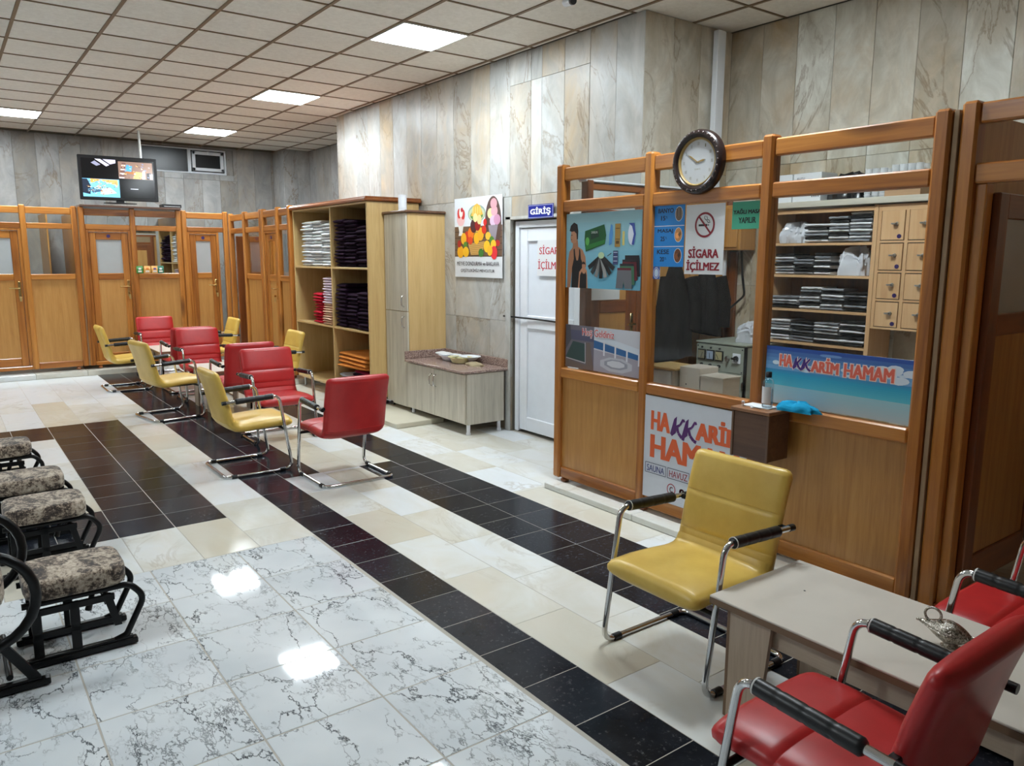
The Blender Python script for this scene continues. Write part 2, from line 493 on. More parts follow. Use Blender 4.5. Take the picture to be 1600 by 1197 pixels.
class Print:
    """coloured shapes lying on a board: (u, v) in metres from the lower left corner, layers a hair apart"""
    def __init__(s): s.v = []; s.f = []; s.c = []; s.k = 1; s.j = 0
    def poly(s, pts, col, z=None):
        s.j += 1; z = s.k+min(.9, .012*s.j) if z is None else z
        o = len(s.v); s.v += [(p[0], p[1], z) for p in pts]; s.f.append(tuple(range(o, o+len(pts)))); s.c.append(col)
        return s
    def up(s): s.k += 1; s.j = 0; return s
    def rect(s, x0, y0, x1, y1, col): return s.poly([(x0,y0),(x1,y0),(x1,y1),(x0,y1)], col)
    def ell(s, x, y, a, b, col, n=18, rot=0.0):
        return s.poly([(x+a*math.cos(t)*math.cos(rot)-b*math.sin(t)*math.sin(rot), y+a*math.cos(t)*math.sin(rot)+b*math.sin(t)*math.cos(rot)) for t in [2*math.pi*k/n for k in range(n)]], col)
    def ring(s, x, y, a, b, w, col, n=28):
        for k in range(n):
            t0, t1 = 2*math.pi*k/n, 2*math.pi*(k+1)/n
            s.poly([(x+a*math.cos(t0), y+b*math.sin(t0)), (x+a*math.cos(t1), y+b*math.sin(t1)), (x+(a-w)*math.cos(t1), y+(b-w)*math.sin(t1)), (x+(a-w)*math.cos(t0), y+(b-w)*math.sin(t0))], col)
        return s
    def line(s, pts, w, col):
        for a, b in zip(pts[:-1], pts[1:]):
            d = Vector((b[0]-a[0], b[1]-a[1])); n = Vector((-d.y, d.x)).normalized()*w/2
            s.poly([(a[0]-n.x,a[1]-n.y),(b[0]-n.x,b[1]-n.y),(b[0]+n.x,b[1]+n.y),(a[0]+n.x,a[1]+n.y)], col)
        return s
    def text(s, body, x0, y0, x1, y1, col, bold=0.0, shear=0.0):
        vs, fs = text_polys(body, 0.0, shear)
        if not vs: return s
        xa, xb = min(v[0] for v in vs), max(v[0] for v in vs); ya, yb = min(v[1] for v in vs), max(v[1] for v in vs)
        d = bold*(y1-y0)*1.3; e = d*.5
        cop = [(0,0)] if not bold else [(0,0),(d,0),(-d,0)] + ([(d,e),(d,-e),(-d,e),(-d,-e),(d*.5,e),(-d*.5,-e),(-d*.5,e),(d*.5,-e)] if bold > .015 else [])
        x0 += d; x1 -= d; y0 += e; y1 -= e
        for (dx, dy) in cop:
            s.j += 1; z = s.k+min(.9, .012*s.j)
            o = len(s.v)
            s.v += [(x0+dx+(v[0]-xa)/(xb-xa)*(x1-x0), y0+dy+(v[1]-ya)/(yb-ya)*(y1-y0), z) for v in vs]
            s.f += [tuple(i+o for i in f) for f in fs]; s.c += [col]*len(fs)
        return s
    def build(s, name, parent, m, step=.0004, base=0.0):
        me = bpy.data.meshes.new(name)
        # local frame of a board: x to the right, z up, facing -y
        me.from_pydata([(p[0], -(base+p[2]*step), p[1]) for p in s.v], [], s.f)
        ca = me.color_attributes.new('Col', 'FLOAT_COLOR', 'CORNER')
        for p, c in zip(me.polygons, s.c):
            for li in p.loop_indices: ca.data[li].color = c
        # every face towards -y
        bm = bmesh.new(); bm.from_mesh(me)
        for f in bm.faces:
            f.normal_update()
            if f.normal.y > 0: f.normal_flip()
        bm.to_mesh(me); bm.free()
        me.materials.append(m)
        o = bpy.data.objects.new(name, me); COL.objects.link(o); o.parent = parent
        return o
RZ_X = -math.pi/2      # local x along -Y, local -y towards -X: boards and fronts seen by someone looking along +X

# ------------------------------------------------------------------ which pieces the photo shows
def project(p):
    d = Vector(p) - CAM_LOC; z = d.dot(_f)
    if z < .1: return None
    f = 1200.88
    return 800 + f*d.dot(_r2)/z, 598.5 - f*d.dot(_u2)/z
def seen(p, m=90):
    q = project(p)
    return q is not None and -m < q[0] < 1600+m and -m < q[1] < 1197+m

# ------------------------------------------------------------------ floor
fl = struct('floor', G().box(-3.5,-3,-.12, 5.4,13.7,-.0012), M['grout'])
TILES = []
def cols(x0, x1, xs, ys, y0, y1, m, gap=.0035):
    """tiles on the grid xs (cell edges) by ys, clipped to the rectangle"""
    for a, b in zip(xs[:-1], xs[1:]):
        ca, cb = max(a, x0), min(b, x1)
        if cb-ca < .02: continue
        yy = ys(a) if callable(ys) else ys
        for c, d in zip(yy[:-1], yy[1:]):
            cc, cd = max(c, y0), min(d, y1)
            if cd-cc < .02: continue
            TILES.append((ca+gap/2, cc+gap/2, cb-gap/2, cd-gap/2, m))
def rng(start, step, lo, hi):
    k0 = math.floor((lo-start)/step); k1 = math.ceil((hi-start)/step)
    return [start+step*k for k in range(k0, k1+1)]
yb = rng(2.476, .3015, -3, 12.4)
def ystag(a):
    r = random.Random(round(a*1000)); return rng(4.236+r.choice((0,.2,.31,.42)), .608, -3.6, 13)
cols(1.674, 1.951, [1.674,1.951], yb, -3, 12.02, 'black_tile')
cols(1.951, 2.235, [1.951,2.235], yb, 5.50, 12.02, 'black_tile')
cols(2.845, 3.14, [2.845,3.14], rng(2.6,.3015,-3,12.4), -3, 12.02, 'black_tile')
cols(2.56, 2.845, [2.56,2.845], rng(2.6,.3015,-3,12.4), -3, 5.50, 'black_tile')
cols(.72, 1.345, [.72,1.033,1.345], rng(4.86,.3083,4.8,8.7), 4.86, 8.56, 'black_tile', .005)
xl = rng(.72,.305,-3.5,.72)
cols(-3.5, .72, xl, [4.86,5.165,5.47], 4.86, 5.47, 'black_tile')
cols(-3.5, .72, xl, [7.95,8.255,8.56], 7.95, 8.56, 'black_tile')
wx = rng(1.209,.449,-3.5,1.658); wy = rng(3.34,.448,-3,4.236)
cols(-3.5, 1.66, wx, wy, -3, 4.237, 'white_tile', .006)
xc = rng(1.345,.3075,-3.5,4.4)
cols(1.3455, 1.674, [1.3455,1.674], ystag, 4.236, 12.02, 'cream')
cols(-3.5, 1.345, xc, [4.236,4.86], 4.236, 4.86, 'cream')
cols(-3.5, .72, xl, ystag, 5.47, 7.95, 'cream')
cols(-3.5, 1.345, rng(1.345,.318,-3.5,1.345), ystag, 8.56, 12.02, 'cream')
cols(1.951, 2.56, [1.951,2.2555,2.56], ystag, -3, 5.50, 'cream')
cols(2.235, 2.845, [2.235,2.54,2.845], ystag, 5.50, 12.02, 'cream')
cols(3.14, 4.31, rng(3.14,.305,3.14,4.4), ystag, 4.2, 12.02, 'cream')
cols(3.14, 3.39, [3.14,3.445], ystag, -3, 4.2, 'cream')
cols(3.505, 5.3, [3.505,3.9,4.3,4.7,5.0,5.3], ystag, -3, 4.18, 'cream')
vis = [t for t in TILES if seen(((t[0]+t[2])/2, (t[1]+t[3])/2, 0), 110) and t[3] > .3]
vis.sort(key=lambda t: (t[0]+t[2])**2 + (t[1]+t[3])**2)
near = vis[:295]; nset = set(near)
_tm = {}
for t in near:
    key = (round(t[2]-t[0], 3), round(t[3]-t[1], 3), t[4])
    if key not in _tm:
        w, h = key[0]/2, key[1]/2; c = .0012
        me = G().loft([[(-w,-h,-.012),(w,-h,-.012),(w,h,-.012),(-w,h,-.012)], [(-w,-h,-c),(w,-h,-c),(w,h,-c),(-w,h,-c)],
                       [(-w+c,-h+c,0),(w-c,-h+c,0),(w-c,h-c,0),(-w+c,h-c,0)]]).mesh('floor_tile')
        me.materials.append(M[t[4]]); _tm[key] = me
    obj('floor_tile', _tm[key], None, fl, ((t[0]+t[2])/2, (t[1]+t[3])/2, RND.uniform(-.0004,.0002)))
for mn in ('cream','black_tile','white_tile'):
    g = G()
    for t in TILES:
        if t not in nset and t[4] == mn: g.box(t[0],t[1],-.012,t[2],t[3],0)
    o = obj('floor_tiles', g, M[mn], fl); o['kind'] = 'stuff'
# raised marble plinths under the cabins and the kiosk, each of long slabs
def plinth(name, x0, y0, x1, y1, h, along, edges):
    p = struct(name, G().box(x0+.02,y0+.02,-.003,x1,y1,h-.02), M['grout'])
    for a, b in zip(edges[:-1], edges[1:]):
        if along == 'x': g = G().box(a+.0015,y0,.0,b-.0015,y1,h,.004)
        else: g = G().box(x0,a+.0015,.0,x1,b-.0015,h,.004)
        obj('step_slab', g, M['cream'], p)
    return p
plinth('trim_1', -3.5, 12.03, 3.62, 13.5, .07, 'x', rng(-3.4,.62,-3.4,3.6)[:-1]+[3.62])
plinth('trim_2', 3.39, -3.0, 3.505, 4.18, .042, 'y', [-3,-2,-1.1,-.2,.7,1.62,2.45,3.3,4.18])
plinth('trim_3', 3.62, 9.66, 5.28, 13.5, .07, 'y', [9.66,10.6,11.5,12.5,13.5])

# ------------------------------------------------------------------ walls: a core and its marble slabs
def slabs(wall, axis, plane, out, uedges, zedges, m, holes=(), th=.018):
    for a, b in zip(uedges[:-1], uedges[1:]):
        a, b = min(a,b), max(a,b)
        ze = zedges((a+b)/2) if callable(zedges) else zedges
        for c, d in zip(ze[:-1], ze[1:]):
            rects = [(a,c,b,d)]
            for (h0,k0,h1,k1) in holes:
                new = []
                for (p,q,r,s_) in rects:
                    if r <= h0+.003 or p >= h1-.003 or s_ <= k0+.003 or q >= k1-.003: new.append((p,q,r,s_)); continue
                    if p < h0-.01: new.append((p,q,h0,s_))
                    if r > h1+.01: new.append((h1,q,r,s_))
                    if s_ > k1+.01: new.append((max(p,h0),k1,min(r,h1),s_))
                    if q < k0-.01: new.append((max(p,h0),q,min(r,h1),k0))
                rects = new
            for (p,q,r,s_) in rects:
                if r-p < .012 or s_-q < .012: continue
                t = RND.uniform(0,.0016); e = .0012
                P0, P1 = plane-out*th, plane+out*t
                g = G()
                if axis == 'x': g.box(P0,p+e,q+e,P1,r-e,s_-e,.0016)
                else: g.box(p+e,P0,q+e,r-e,P1,s_-e,.0016)
                obj('wall_slab', g, m, wall)
ZC = 3.426
joint = plain('slab_joint', S(128,122,110), .8); M['joint'] = joint
# the pillar wall with the white door
g = G().box(4.33,4.22,0,5.3,4.80,ZC+.05).box(4.33,5.82,0,5.3,9.61,ZC+.05).box(4.33,4.80,1.985,5.3,5.82,ZC+.05).box(4.55,4.80,0,5.3,5.82,1.985)
wr = struct('wall_right', g, M['joint'])
ue = [9.63,9.40,9.07,8.745,8.425,8.105,7.785,7.465,7.14,6.82,6.50,6.18,5.86,5.55,5.40,5.10,4.79,4.49,4.20]
def zup(u):
    if 4.75 < u < 5.9: return [2.2,3.17,ZC]
    return [2.2, ZC]
slabs(wr, 'x', 4.31, -1, ue, zup, M['marble'])
slabs(wr, 'x', 4.31, -1, [9.63,9.0,8.37,7.74,7.42,6.8,6.18,5.53,4.9,4.2], [0,.52,1.05,2.2], M['marble'], [(4.79,-.1,5.83,1.985)])
slabs(wr, 'y', 4.20, -1, [4.312,4.62,4.93,5.13,5.3], [0,.72,1.45,2.32,ZC], M['marble_brown'])
slabs(wr, 'y', 9.63, 1, [4.312,4.64,4.97,5.3], [0,1.05,2.2,ZC], M['marble'])
wk = struct('wall_kiosk', G().box(5.32,-3,0,5.45,4.22,ZC+.05), M['joint'])
slabs(wk, 'x', 5.30, -1, [4.2,3.9,3.6,3.3,3.0,2.7,2.41,2.12,1.82,1.52,1.22,.9,.3,-.3,-.9,-1.5,-2.1,-3], [0,.7,1.43,2.36,ZC], M['marble_brown'])
HO = (2.74, 2.99, 4.16, 3.40)
g = G().box(-3.5,13.52,0,2.74,13.7,ZC+.05).box(4.16,13.52,0,5.3,13.7,ZC+.05).box(2.74,13.52,0,4.16,13.7,2.99).box(2.74,13.52,3.40,4.16,13.7,ZC+.05)
wf = struct('wall_back', g, M['joint'])
slabs(wf, 'y', 13.5, -1, rng(1.03,.29,-3.5,4.83)[1:-1]+[4.84], lambda u: [0,1.25,2.3,2.9,ZC] if 2.6 < u < 4.3 else [0,1.25,2.3,ZC], M['marble_grey'], [HO])
g = G().box(4.86,13.02,0,5.3,13.5,ZC+.05).box(5.32,9.6,0,5.45,13.7,ZC+.05)
wa = struct('wall_alcove', g, M['joint'])
slabs(wa, 'y', 13.0, -1, [4.842,5.08,5.3], [0,1.25,2.3,ZC], M['marble_grey'])
slabs(wa, 'x', 4.84, -1, [13.0,13.25,13.5], [0,1.25,2.3,ZC], M['marble_grey'])
slabs(wa, 'x', 5.30, -1, [13.0,12.7,12.4,12.1,11.8,11.5,11.2,10.9,10.6,10.3,10.0,9.63], [0,1.25,2.3,ZC], M['marble_grey'])
struct('wall_left', G().box(-3.6,-3,0,-3.5,13.6,ZC), M['marble_grey'])
struct('wall_front', G().box(-3.6,-3.1,0,5.4,-3,ZC), M['marble_grey'])

# the high window in the back wall
def window(name, x0, x1, z0, z1, fw, casement=False):
    y = 13.545
    w = struct(name, G().box(x0,y,z0,x1,y+.05,z0+fw,.006).box(x0,y,z1-fw,x1,y+.05,z1,.006).box(x0,y,z0+fw,x0+fw,y+.05,z1-fw,.006).box(x1-fw,y,z0+fw,x1,y+.05,z1-fw,.006), M['white_pvc'])
    obj('pane', G().box(x0+fw,y+.02,z0+fw,x1-fw,y+.03,z1-fw), M['dark_glass'], w)
    if casement:
        a = .045; f2 = .05
        obj('sash', G().box(x0+a,y-.02,z0+a,x1-a,y+.02,z0+a+f2,.006).box(x0+a,y-.02,z1-a-f2,x1-a,y+.02,z1-a,.006).box(x0+a,y-.02,z0+a,x0+a+f2,y+.02,z1-a,.006).box(x1-a-f2,y-.02,z0+a,x1-a,y+.02,z1-a,.006), M['white_pvc'], w)
        obj('catch', G().box((x0+x1)/2-.02,y-.045,z1-a-.04,(x0+x1)/2+.02,y-.02,z1-a,.004), M['white_pvc'], w)
window('window_1', 2.745, 3.47, 2.995, 3.395, .022)
window('window_2', 3.47, 4.06, 2.995, 3.395, .03, True)
struct('trim_4', G().box(4.06,13.53,2.99,4.16,13.66,3.40).box(2.74,13.60,2.99,4.16,13.66,3.40), M['marble_grey'])

# ------------------------------------------------------------------ ceiling: boards in a brown grid
ce = struct('ceiling', G().box(-3.6,-3.1,ZC+.03,5.45,13.7,ZC+.09), M['joint'])
cx = [.638+.6*k for k in range(-7, 9)]; cy = [6.706+.6*k for k in range(-17, 12)]
lampset = [(round(a,2), round(b,2)) for a, b in LAMPS+LAMPS_UNSEEN]
rest = G(); _cm = {}
for a in cx[:-1]:
    for b in cy[:-1]:
        x0, x1, y0, y1 = max(a,-3.5), min(a+.6,5.3), max(b,-3), min(b+.6,13.5)
        if x1-x0 < .02 or y1-y0 < .02: continue
        if (round(a+.3,2), round(b+.3,2)) in lampset: continue
        if x0 > 4.31 and y0 > 4.2 and y1 < 9.63: continue
        if x1 > 4.31 and y0 >= 4.1 and y1 <= 9.7: x1 = 4.31
        if seen(((x0+x1)/2, (y0+y1)/2, ZC), 130):
            key = (round(x1-x0,3), round(y1-y0,3))
            if key not in _cm:
                w, h = key[0]/2-.009, key[1]/2-.009
                me = G().box(-w,-h,0,w,h,.018,.004).mesh('ceiling_tile'); me.materials.append(M['ceil']); _cm[key] = me
            o = obj('ceiling_tile', _cm[key], None, ce, ((x0+x1)/2, (y0+y1)/2, ZC+.004))
            if RND.random() < .06: o.rotation_euler = (RND.uniform(-.008,.008), RND.uniform(-.008,.008), 0)
        else:
            rest.box(x0+.009,y0+.009,ZC+.004,x1-.009,y1-.009,ZC+.022)
o = obj('ceiling_tiles', rest, M['ceil'], ce); o['kind'] = 'stuff'
for a in cx:
    if -3.5 < a < 5.3: obj('ceiling_runner', G().box(a-.012,-3,ZC-.004,a+.012,13.5,ZC+.024), M['tbar'], ce)
for b in cy:
    if -3 < b < 13.5: obj('ceiling_cross_bar', G().box(-3.5,b-.008,ZC-.002,5.3,b+.008,ZC+.024), M['tbar'], ce)

def lamp(x, y, label):
    t = thing('ceiling_light', label, 'ceiling light', (x, y, ZC))
    w = .297
    obj('frame', G().box(-w,-w,-.012,w,-w+.012,.01).box(-w,w-.012,-.012,w,w,.01).box(-w,-w+.012,-.012,-w+.012,w-.012,.01).box(w-.012,-w+.012,-.012,w,w-.012,.01), M['white_paint'], t)
    obj('diffuser', G().box(-w+.012,-w+.012,-.008,w-.012,w-.012,.006), M['lamp'], t)
lab = ['square lit ceiling panel nearest the kiosk, beside the poster wall', 'square lit ceiling panel above the tall open shelf unit', 'square lit ceiling panel farthest back, near the high window', 'square lit ceiling panel far back, cut by the left edge of the photo']
for (x, y), l in zip(LAMPS, lab): lamp(x, y, l)
lab = ['square lit ceiling panel above the kiosk front, outside the photo', 'added fill panel in the ceiling left of the gliders, outside the photo', 'added fill panel in the unseen ceiling above the left aisle, near the far cabins']
for (x, y), l in zip(LAMPS_UNSEEN, lab): lamp(x, y, l)
# ------------------------------------------------------------------ wood and glass cabin fronts
# local frame: x along the front to the viewer's right, y into the cabin, z up
def post(t, x, H, base, w=.07, d=.075, mat='pine_z'):
    obj('post', G().box(x-w/2,-.02,base,x+w/2,d-.02,H,.012), M[mat], t)
def rail(t, x0, x1, z0, z1, y0=-.004, y1=.045, mat='pine_x', b=.008, name='rail'):
    return obj(name, G().box(x0,y0,z0,x1,y1,z1,b), M[mat], t)
def pane(t, x0, x1, z0, z1, m='glass', y=.02):
    return obj('pane', G().box(x0,y,z0,x1,y+.004,z1), M[m], t)
def foot(t, x, base, z0=0.0):
    q = base+.01-z0; prof = [(.016,z0),(.03,z0+.12*q),(.032,z0+.4*q),(.02,z0+.55*q),(.028,z0+.7*q),(.02,z0+.88*q),(.024,z0+q)]
    obj('turned_foot', G().lathe(prof, 14, (x,.02,0)), M['dark_z'], t, smooth=40)
def lever(parent, x, z, side=-1, y=-.012, key=True):
    g = G().box(x-.018,y-.008,z-.14,x+.018,y,z+.09,.006)
    g.tube([(x,y,z),(x,y-.045,z)], .009, 8)
    g.tube(fillet([(x,y-.042,z),(x+side*.03,y-.05,z),(x+side*.12,y-.045,z+.004)], .012, 3), [.009]*6+[.007], 8)
    if key: g.tube([(x,y,z-.09),(x,y-.03,z-.09)], .006, 6).box(x-.002,y-.055,z-.105,x+.002,y-.028,z-.078,.001)
    obj('door_handle', g, M['brass'], parent, smooth=40)
    if key:
        obj('key_tag', G().box(x-.014,y-.05,z-.175,x+.014,y-.044,z-.112,.003), M['gold'], parent)
def leaf(t, x0, x1, z0, z1, glass='frosted', gz=(1.42,None), hx=None, hside=-1, num=True, y=.012, stile=.085, panelmat='veneer_z', yb=.035, mat='pine'):
    top = gz[1] or z1-.10
    s = stile
    g = G().box(x0,y,z0,x0+s,y+yb,z1,.006).box(x1-s,y,z0,x1,y+yb,z1,.006)
    d = obj('door', g, M[mat+'_z'], t)
    for za, zb in ((top,z1-.001),(z0,z0+.11),(gz[0]-.09,gz[0])): obj('door_rail', G().box(x0+s,y+.002,za,x1-s,y+yb-.002,zb,.006), M[mat+'_x'], d)
    obj('door_panel', G().box(x0+s,y+.012,z0+.11,x1-s,y+.024,gz[0]-.09), M[panelmat], d)
    obj('door_pane', G().box(x0+s,y+.014,gz[0],x1-s,y+.020,top), M[glass], d)
    if num: obj('number_disc', G().tube([((x0+x1)/2,y+.004,(z1+top)/2),((x0+x1)/2,y-.003,(z1+top)/2)], .024, 16), M['purple'], d)
    if hx is not None: lever(d, hx, gz[0]-.19, hside, y)
    return d
def bay_window(t, x0, x1, H, base, mid, sill, glass, panel='veneer_z', transom='glass', midh=.075, toph=.09):
    rail(t, x0, x1, H-.025-toph, H-.025)
    rail(t, x0, x1, mid-midh, mid)
    rail(t, x0, x1, sill-.075, sill, -.014)
    rail(t, x0, x1, base, base+.085)
    obj('panel', G().box(x0,.012,base+.085,x1,.024,sill-.075), M[panel], t)
    if transom: pane(t, x0, x1, mid, H-.025-toph, transom)
    if glass: pane(t, x0, x1, sill, mid-midh, glass)
def bay_door(t, x0, x1, H, base, mid, hside='r', glass='frosted', midh=.075, toph=.09, num=True, narrow=None, transom='glass'):
    rail(t, x0, x1, H-.025-toph, H-.025)
    rail(t, x0, x1, mid-midh, mid)
    rail(t, x0, x1, base, base+.05, -.01)
    if transom: pane(t, x0, x1, mid, H-.025-toph, transom)
    xe = x1 if narrow is None else x0+narrow
    j = .035
    obj('jamb', G().box(x0,.0,base+.05,x0+j,.05,mid-midh,.004).box(xe-j,.0,base+.05,xe,.05,mid-midh,.004).box(x0+j,.0,mid-midh-.03,xe-j,.05,mid-midh,.004), M['pine_z'], t)
    hx = xe-j-.035 if hside == 'r' else x0+j+.035
    leaf(t, x0+j+.003, xe-j-.003, base+.055, mid-midh-.034, glass, (1.41,None), hx, -1 if hside == 'r' else 1, num)
    if narrow is not None: pane(t, xe, x1, base+.05, mid-midh, 'glass')

def board(name, parent, x0,y0,z0,x1,y1,z1, m, b=.002): return obj(name, G().box(x0,y0,z0,x1,y1,z1,b), M[m], parent)

# --- far row: three cabins on the plinth (front plane y = 12.2)
FY = 12.2; H = 2.32; BASE = .12; MID = 2.085; SILL = 1.405
def cabin(label, x0, bays, right=True):
    t = thing('changing_cabin', label, 'cabin', (x0, FY, 0), 0, None)
    x = 0.0
    post(t, .0, H, BASE)
    for (w, kind, kw) in bays:
        if kind == 'door': bay_door(t, x+.035, x+w-.035, H, BASE, MID, **kw)
        else: bay_window(t, x+.035, x+w-.035, H, BASE, MID, SILL, **kw)
        x += w; post(t, x, H, BASE)
    foot(t, .09, BASE+.01, .07); foot(t, x-.09, BASE+.01, .07)
    # side walls and the lining inside
    board('side_wall', t, -.02,.06,BASE, .005,1.26,2.24, 'board_end')
    if right: board('side_wall', t, x-.005,.06,BASE, x+.02,1.26,2.24, 'veneer_z')
    return t
cabin('oak cabin at far left, cut by the frame, with brass lever and clear pane', -.65, [(.80,'window',dict(glass='mirror')),(.82,'door',dict()),(.60,'window',dict(glass='glass'))])
board('reflection_board', [o for o in COL.objects if o.name == 'changing_cabin'][0], 1.92,.35,BASE, 1.94,1.26,2.24, 'veneer_z')  # added pine board imitating the wood reflected in this pane
cabB = cabin('oak cabin under the television, with three sachets on its window ledge', 1.66, [(.64,'door',dict()),(.62,'window',dict(glass='mirror'))])
cabC = cabin('narrow oak cabin in the far corner, with frosted door and clear side strip', 2.995, [(.60,'door',dict(narrow=.455))], False)
# strip of chipboard closing the gaps between the cabins
struct('trim_5', G().box(1.607,FY+.0,.12,1.623,FY+.055,2.31,.002), M['board_end'])

# --- side row running towards the camera (front plane x = 3.64, seen from -x)
def side_cabin(label, ystart, bays):
    t = thing('changing_cabin', label, 'cabin', (3.64, ystart, 0), RZ_X)
    x = 0.0; post(t, .035, H-.03, BASE)
    for k, (w, kind, kw) in enumerate(bays):
        a, b = x+.07, x+w-.0
        if kind == 'door': bay_door(t, a, b-.035, H-.03, BASE, MID-.02, **kw)
        elif kind == 'open':
            rail(t, a, b-.035, H-.03-.115, H-.055); rail(t, a, b-.035, MID-.095, MID-.02)
            board('opened_door', t, a+.01,.06,BASE+.03, a+.05,.72,MID-.13, 'dark_z', .004)
            rail(t, a, b-.035, BASE, BASE+.04)
        else: bay_window(t, a, b-.035, H-.03, BASE, MID-.02, SILL, **kw)
        x += w; post(t, x, H-.03, BASE)
    foot(t, .1, BASE+.01, .07); foot(t, x-.08, BASE+.01, .07)
    board('inner_wall', t, .0,1.0,BASE,x,1.02,2.28, 'veneer_z')
    return t
side_cabin('oak cabin in the back corner with its doorway standing open and dark', 12.16, [(.70,'open',{}),(.72,'window',dict(glass='glass'))])
side_cabin('oak cabin against the towel shelf unit, with closed door and narrow window', 10.70, [(.60,'door',dict(glass='mirror')),(.43,'window',dict(glass='glass'))])

# things on the cabins
t = thing('television', 'black flat television showing four camera pictures, on top of the cabin', 'television', (2.185, 12.30, 2.395), math.radians(-3))
obj('bezel', G().box(-.50,-.02,.03,.50,.03,.635,.008), M['black_plastic'], t)
obj('back_shell', G().box(-.42,.03,.09,.42,.075,.58,.02), M['black_plastic'], t)
obj('stand', G().box(-.05,-.01,-.005,.05,.04,.04,.004).lathe([(.17,-.012),(.17,-.004),(.05,.004)], 24, (0,.01,0), 1.25, .62), M['black_plastic'], t)
p = Print(); W, Hh = .92, .52
p.rect(0,0,W,Hh,S(10,10,12)).up()
p.poly([(.17,.515),(.24,.515),(.35,.44),(.31,.42)], S(190,190,214)).poly([(.27,.515),(.43,.515),(.43,.47),(.36,.45)], S(178,172,200)).poly([(.12,.46),(.17,.49),(.24,.44),(.19,.42)], S(120,120,140))
p.rect(.46,.265,.90,.50,S(120,96,84)).up()
for k in range(8): p.rect(.465+.006*k,.27+.028*k,.53+.004*k,.285+.028*k,[S(196,188,190),S(84,60,60)][k%2])
p.poly([(.54,.37),(.62,.36),(.64,.44),(.57,.46)], S(70,140,214)).poly([(.55,.34),(.66,.33),(.66,.36),(.56,.37)], S(150,96,52))
p.poly([(.64,.27),(.74,.27),(.78,.36),(.68,.37)], S(206,150,92)).poly([(.76,.27),(.80,.27),(.80,.40),(.77,.38)], S(226,206,196)).rect(.82,.27,.86,.36,S(40,34,36)).rect(.86,.27,.90,.35,S(180,180,196))
p.rect(.0,.0,.46,.245,S(104,170,208)).up()
p.poly([(.0,.05),(.09,.03),(.10,.15),(.06,.24),(.0,.24)], S(34,40,52)).poly([(.10,.18),(.24,.24),(.10,.245)], S(196,138,66)).poly([(.22,.24),(.44,.24),(.44,.16),(.26,.21)], S(206,150,92)).poly([(.20,.10),(.34,.13),(.42,.06),(.24,.03)], S(206,180,176))
p.poly([(.09,.10),(.20,.13),(.25,.08),(.12,.05)], S(60,84,104)).poly([(.12,.12),(.20,.16),(.26,.13),(.18,.10)], S(150,196,214)).up()
for k in range(6): p.ell(.13+.022*k,.12+.012*(k%2),.010,.008,S(40,52,60),10)
p.up(); rt = random.Random(8)
for k in range(70):
    x, z, a, b = rt.uniform(.05,.43), rt.uniform(.02,.22), rt.uniform(.006,.03), rt.uniform(.004,.012)
    c = rt.choice([S(150,200,226),S(206,170,120),S(190,130,70),S(60,90,112),S(226,226,228),S(110,160,190),S(90,70,56)])
    p.poly([(x,z),(x+a,z+b*.6),(x+a,z+b*1.6),(x,z+b)], c)
    if k % 2:
        x, z = rt.uniform(.47,.86), rt.uniform(.275,.47)
        p.poly([(x,z),(x+a,z-b*.5),(x+a,z+b),(x,z+b*1.5)], rt.choice([S(206,190,186),S(150,100,70),S(70,60,62),S(214,160,100),S(110,120,150),S(170,150,150),S(90,60,44)]))
p.up().rect(.60,.12,.70,.132,S(150,150,156))
sc_ = p.build('screen', t, M['screen'], .0003, .021)
for v in sc_.data.vertices: v.co.x += -.46; v.co.z += .072
t = thing('television_pole', 'thin white pole from the ceiling down behind the television', 'pole', (2.515, 12.40, 0))
obj('pole', G().tube([(0,0,2.70),(-.01,0,3.426)], .016, 10), M['white_paint'], t, smooth=40)
obj('wall_arm', G().box(-.30,-.02,2.66,.0,.015,2.70,.004), M['black_metal'], t)
tag(obj('top_board', G().box(1.64,12.13,2.318,2.95,12.62,2.345,.003), M['walnut_x']), 'dark board lying on the cabin roof beneath the television', 'board')
t = thing('recorder', 'flat black recorder box on the cabin roof right of the television', 'recorder', (2.84, 12.25, 2.347))
obj('housing', G().box(-.13,-.09,.004,.13,.12,.05,.004), M['black_plastic'], t)
obj('front_strip', G().box(-.11,-.094,.014,.11,-.09,.022), M['steel'], t)
for k in (-1,1): obj('rubber_foot', G().lathe([(.012,0),(.012,.006)],8,(k*.1,0,0)), M['black_rubber'], t)
def sachet(x, body, accent, label):
    t = thing('sachet', label, 'sachet', (x, 12.168, 1.406))
    w, h = .042, .105
    rings = [[(-w,-.002*s-.003,z),(w,-.002*s-.003,z),(w,.002*s+.003,z),(-w,.002*s+.003,z)] for z, s in ((0,1),(.01,3),(h*.6,4),(h-.012,1),(h,0))]
    obj('pouch', G().loft(rings), body, t)
    pr = Print().ell(0,h*.62,.02,.014,accent).up().rect(-.024,.016,.024,.04,S(236,232,220)).up().rect(-.016,.024,.016,.028,accent)
    pr.build('label_print', t, M['print'], .0006, .0115)
org = plain('orange_sachet', S(232,176,92), .3); grn = plain('green_sachet', S(22,112,84), .3); lgr = plain('light_green_sachet', S(60,140,60), .3)
sachet(2.345, lgr, S(240,240,240), 'slim green sachet at the left end of the cabin window ledge')
sachet(2.445, org, S(220,120,40), 'orange and white sachet beside the slim green one on the ledge')
sachet(2.545, org, S(90,70,140), 'orange sachet with violet badge in the row on the cabin ledge')
sachet(2.625, grn, S(230,240,236), 'dark green sachet at the right end of the cabin window ledge')

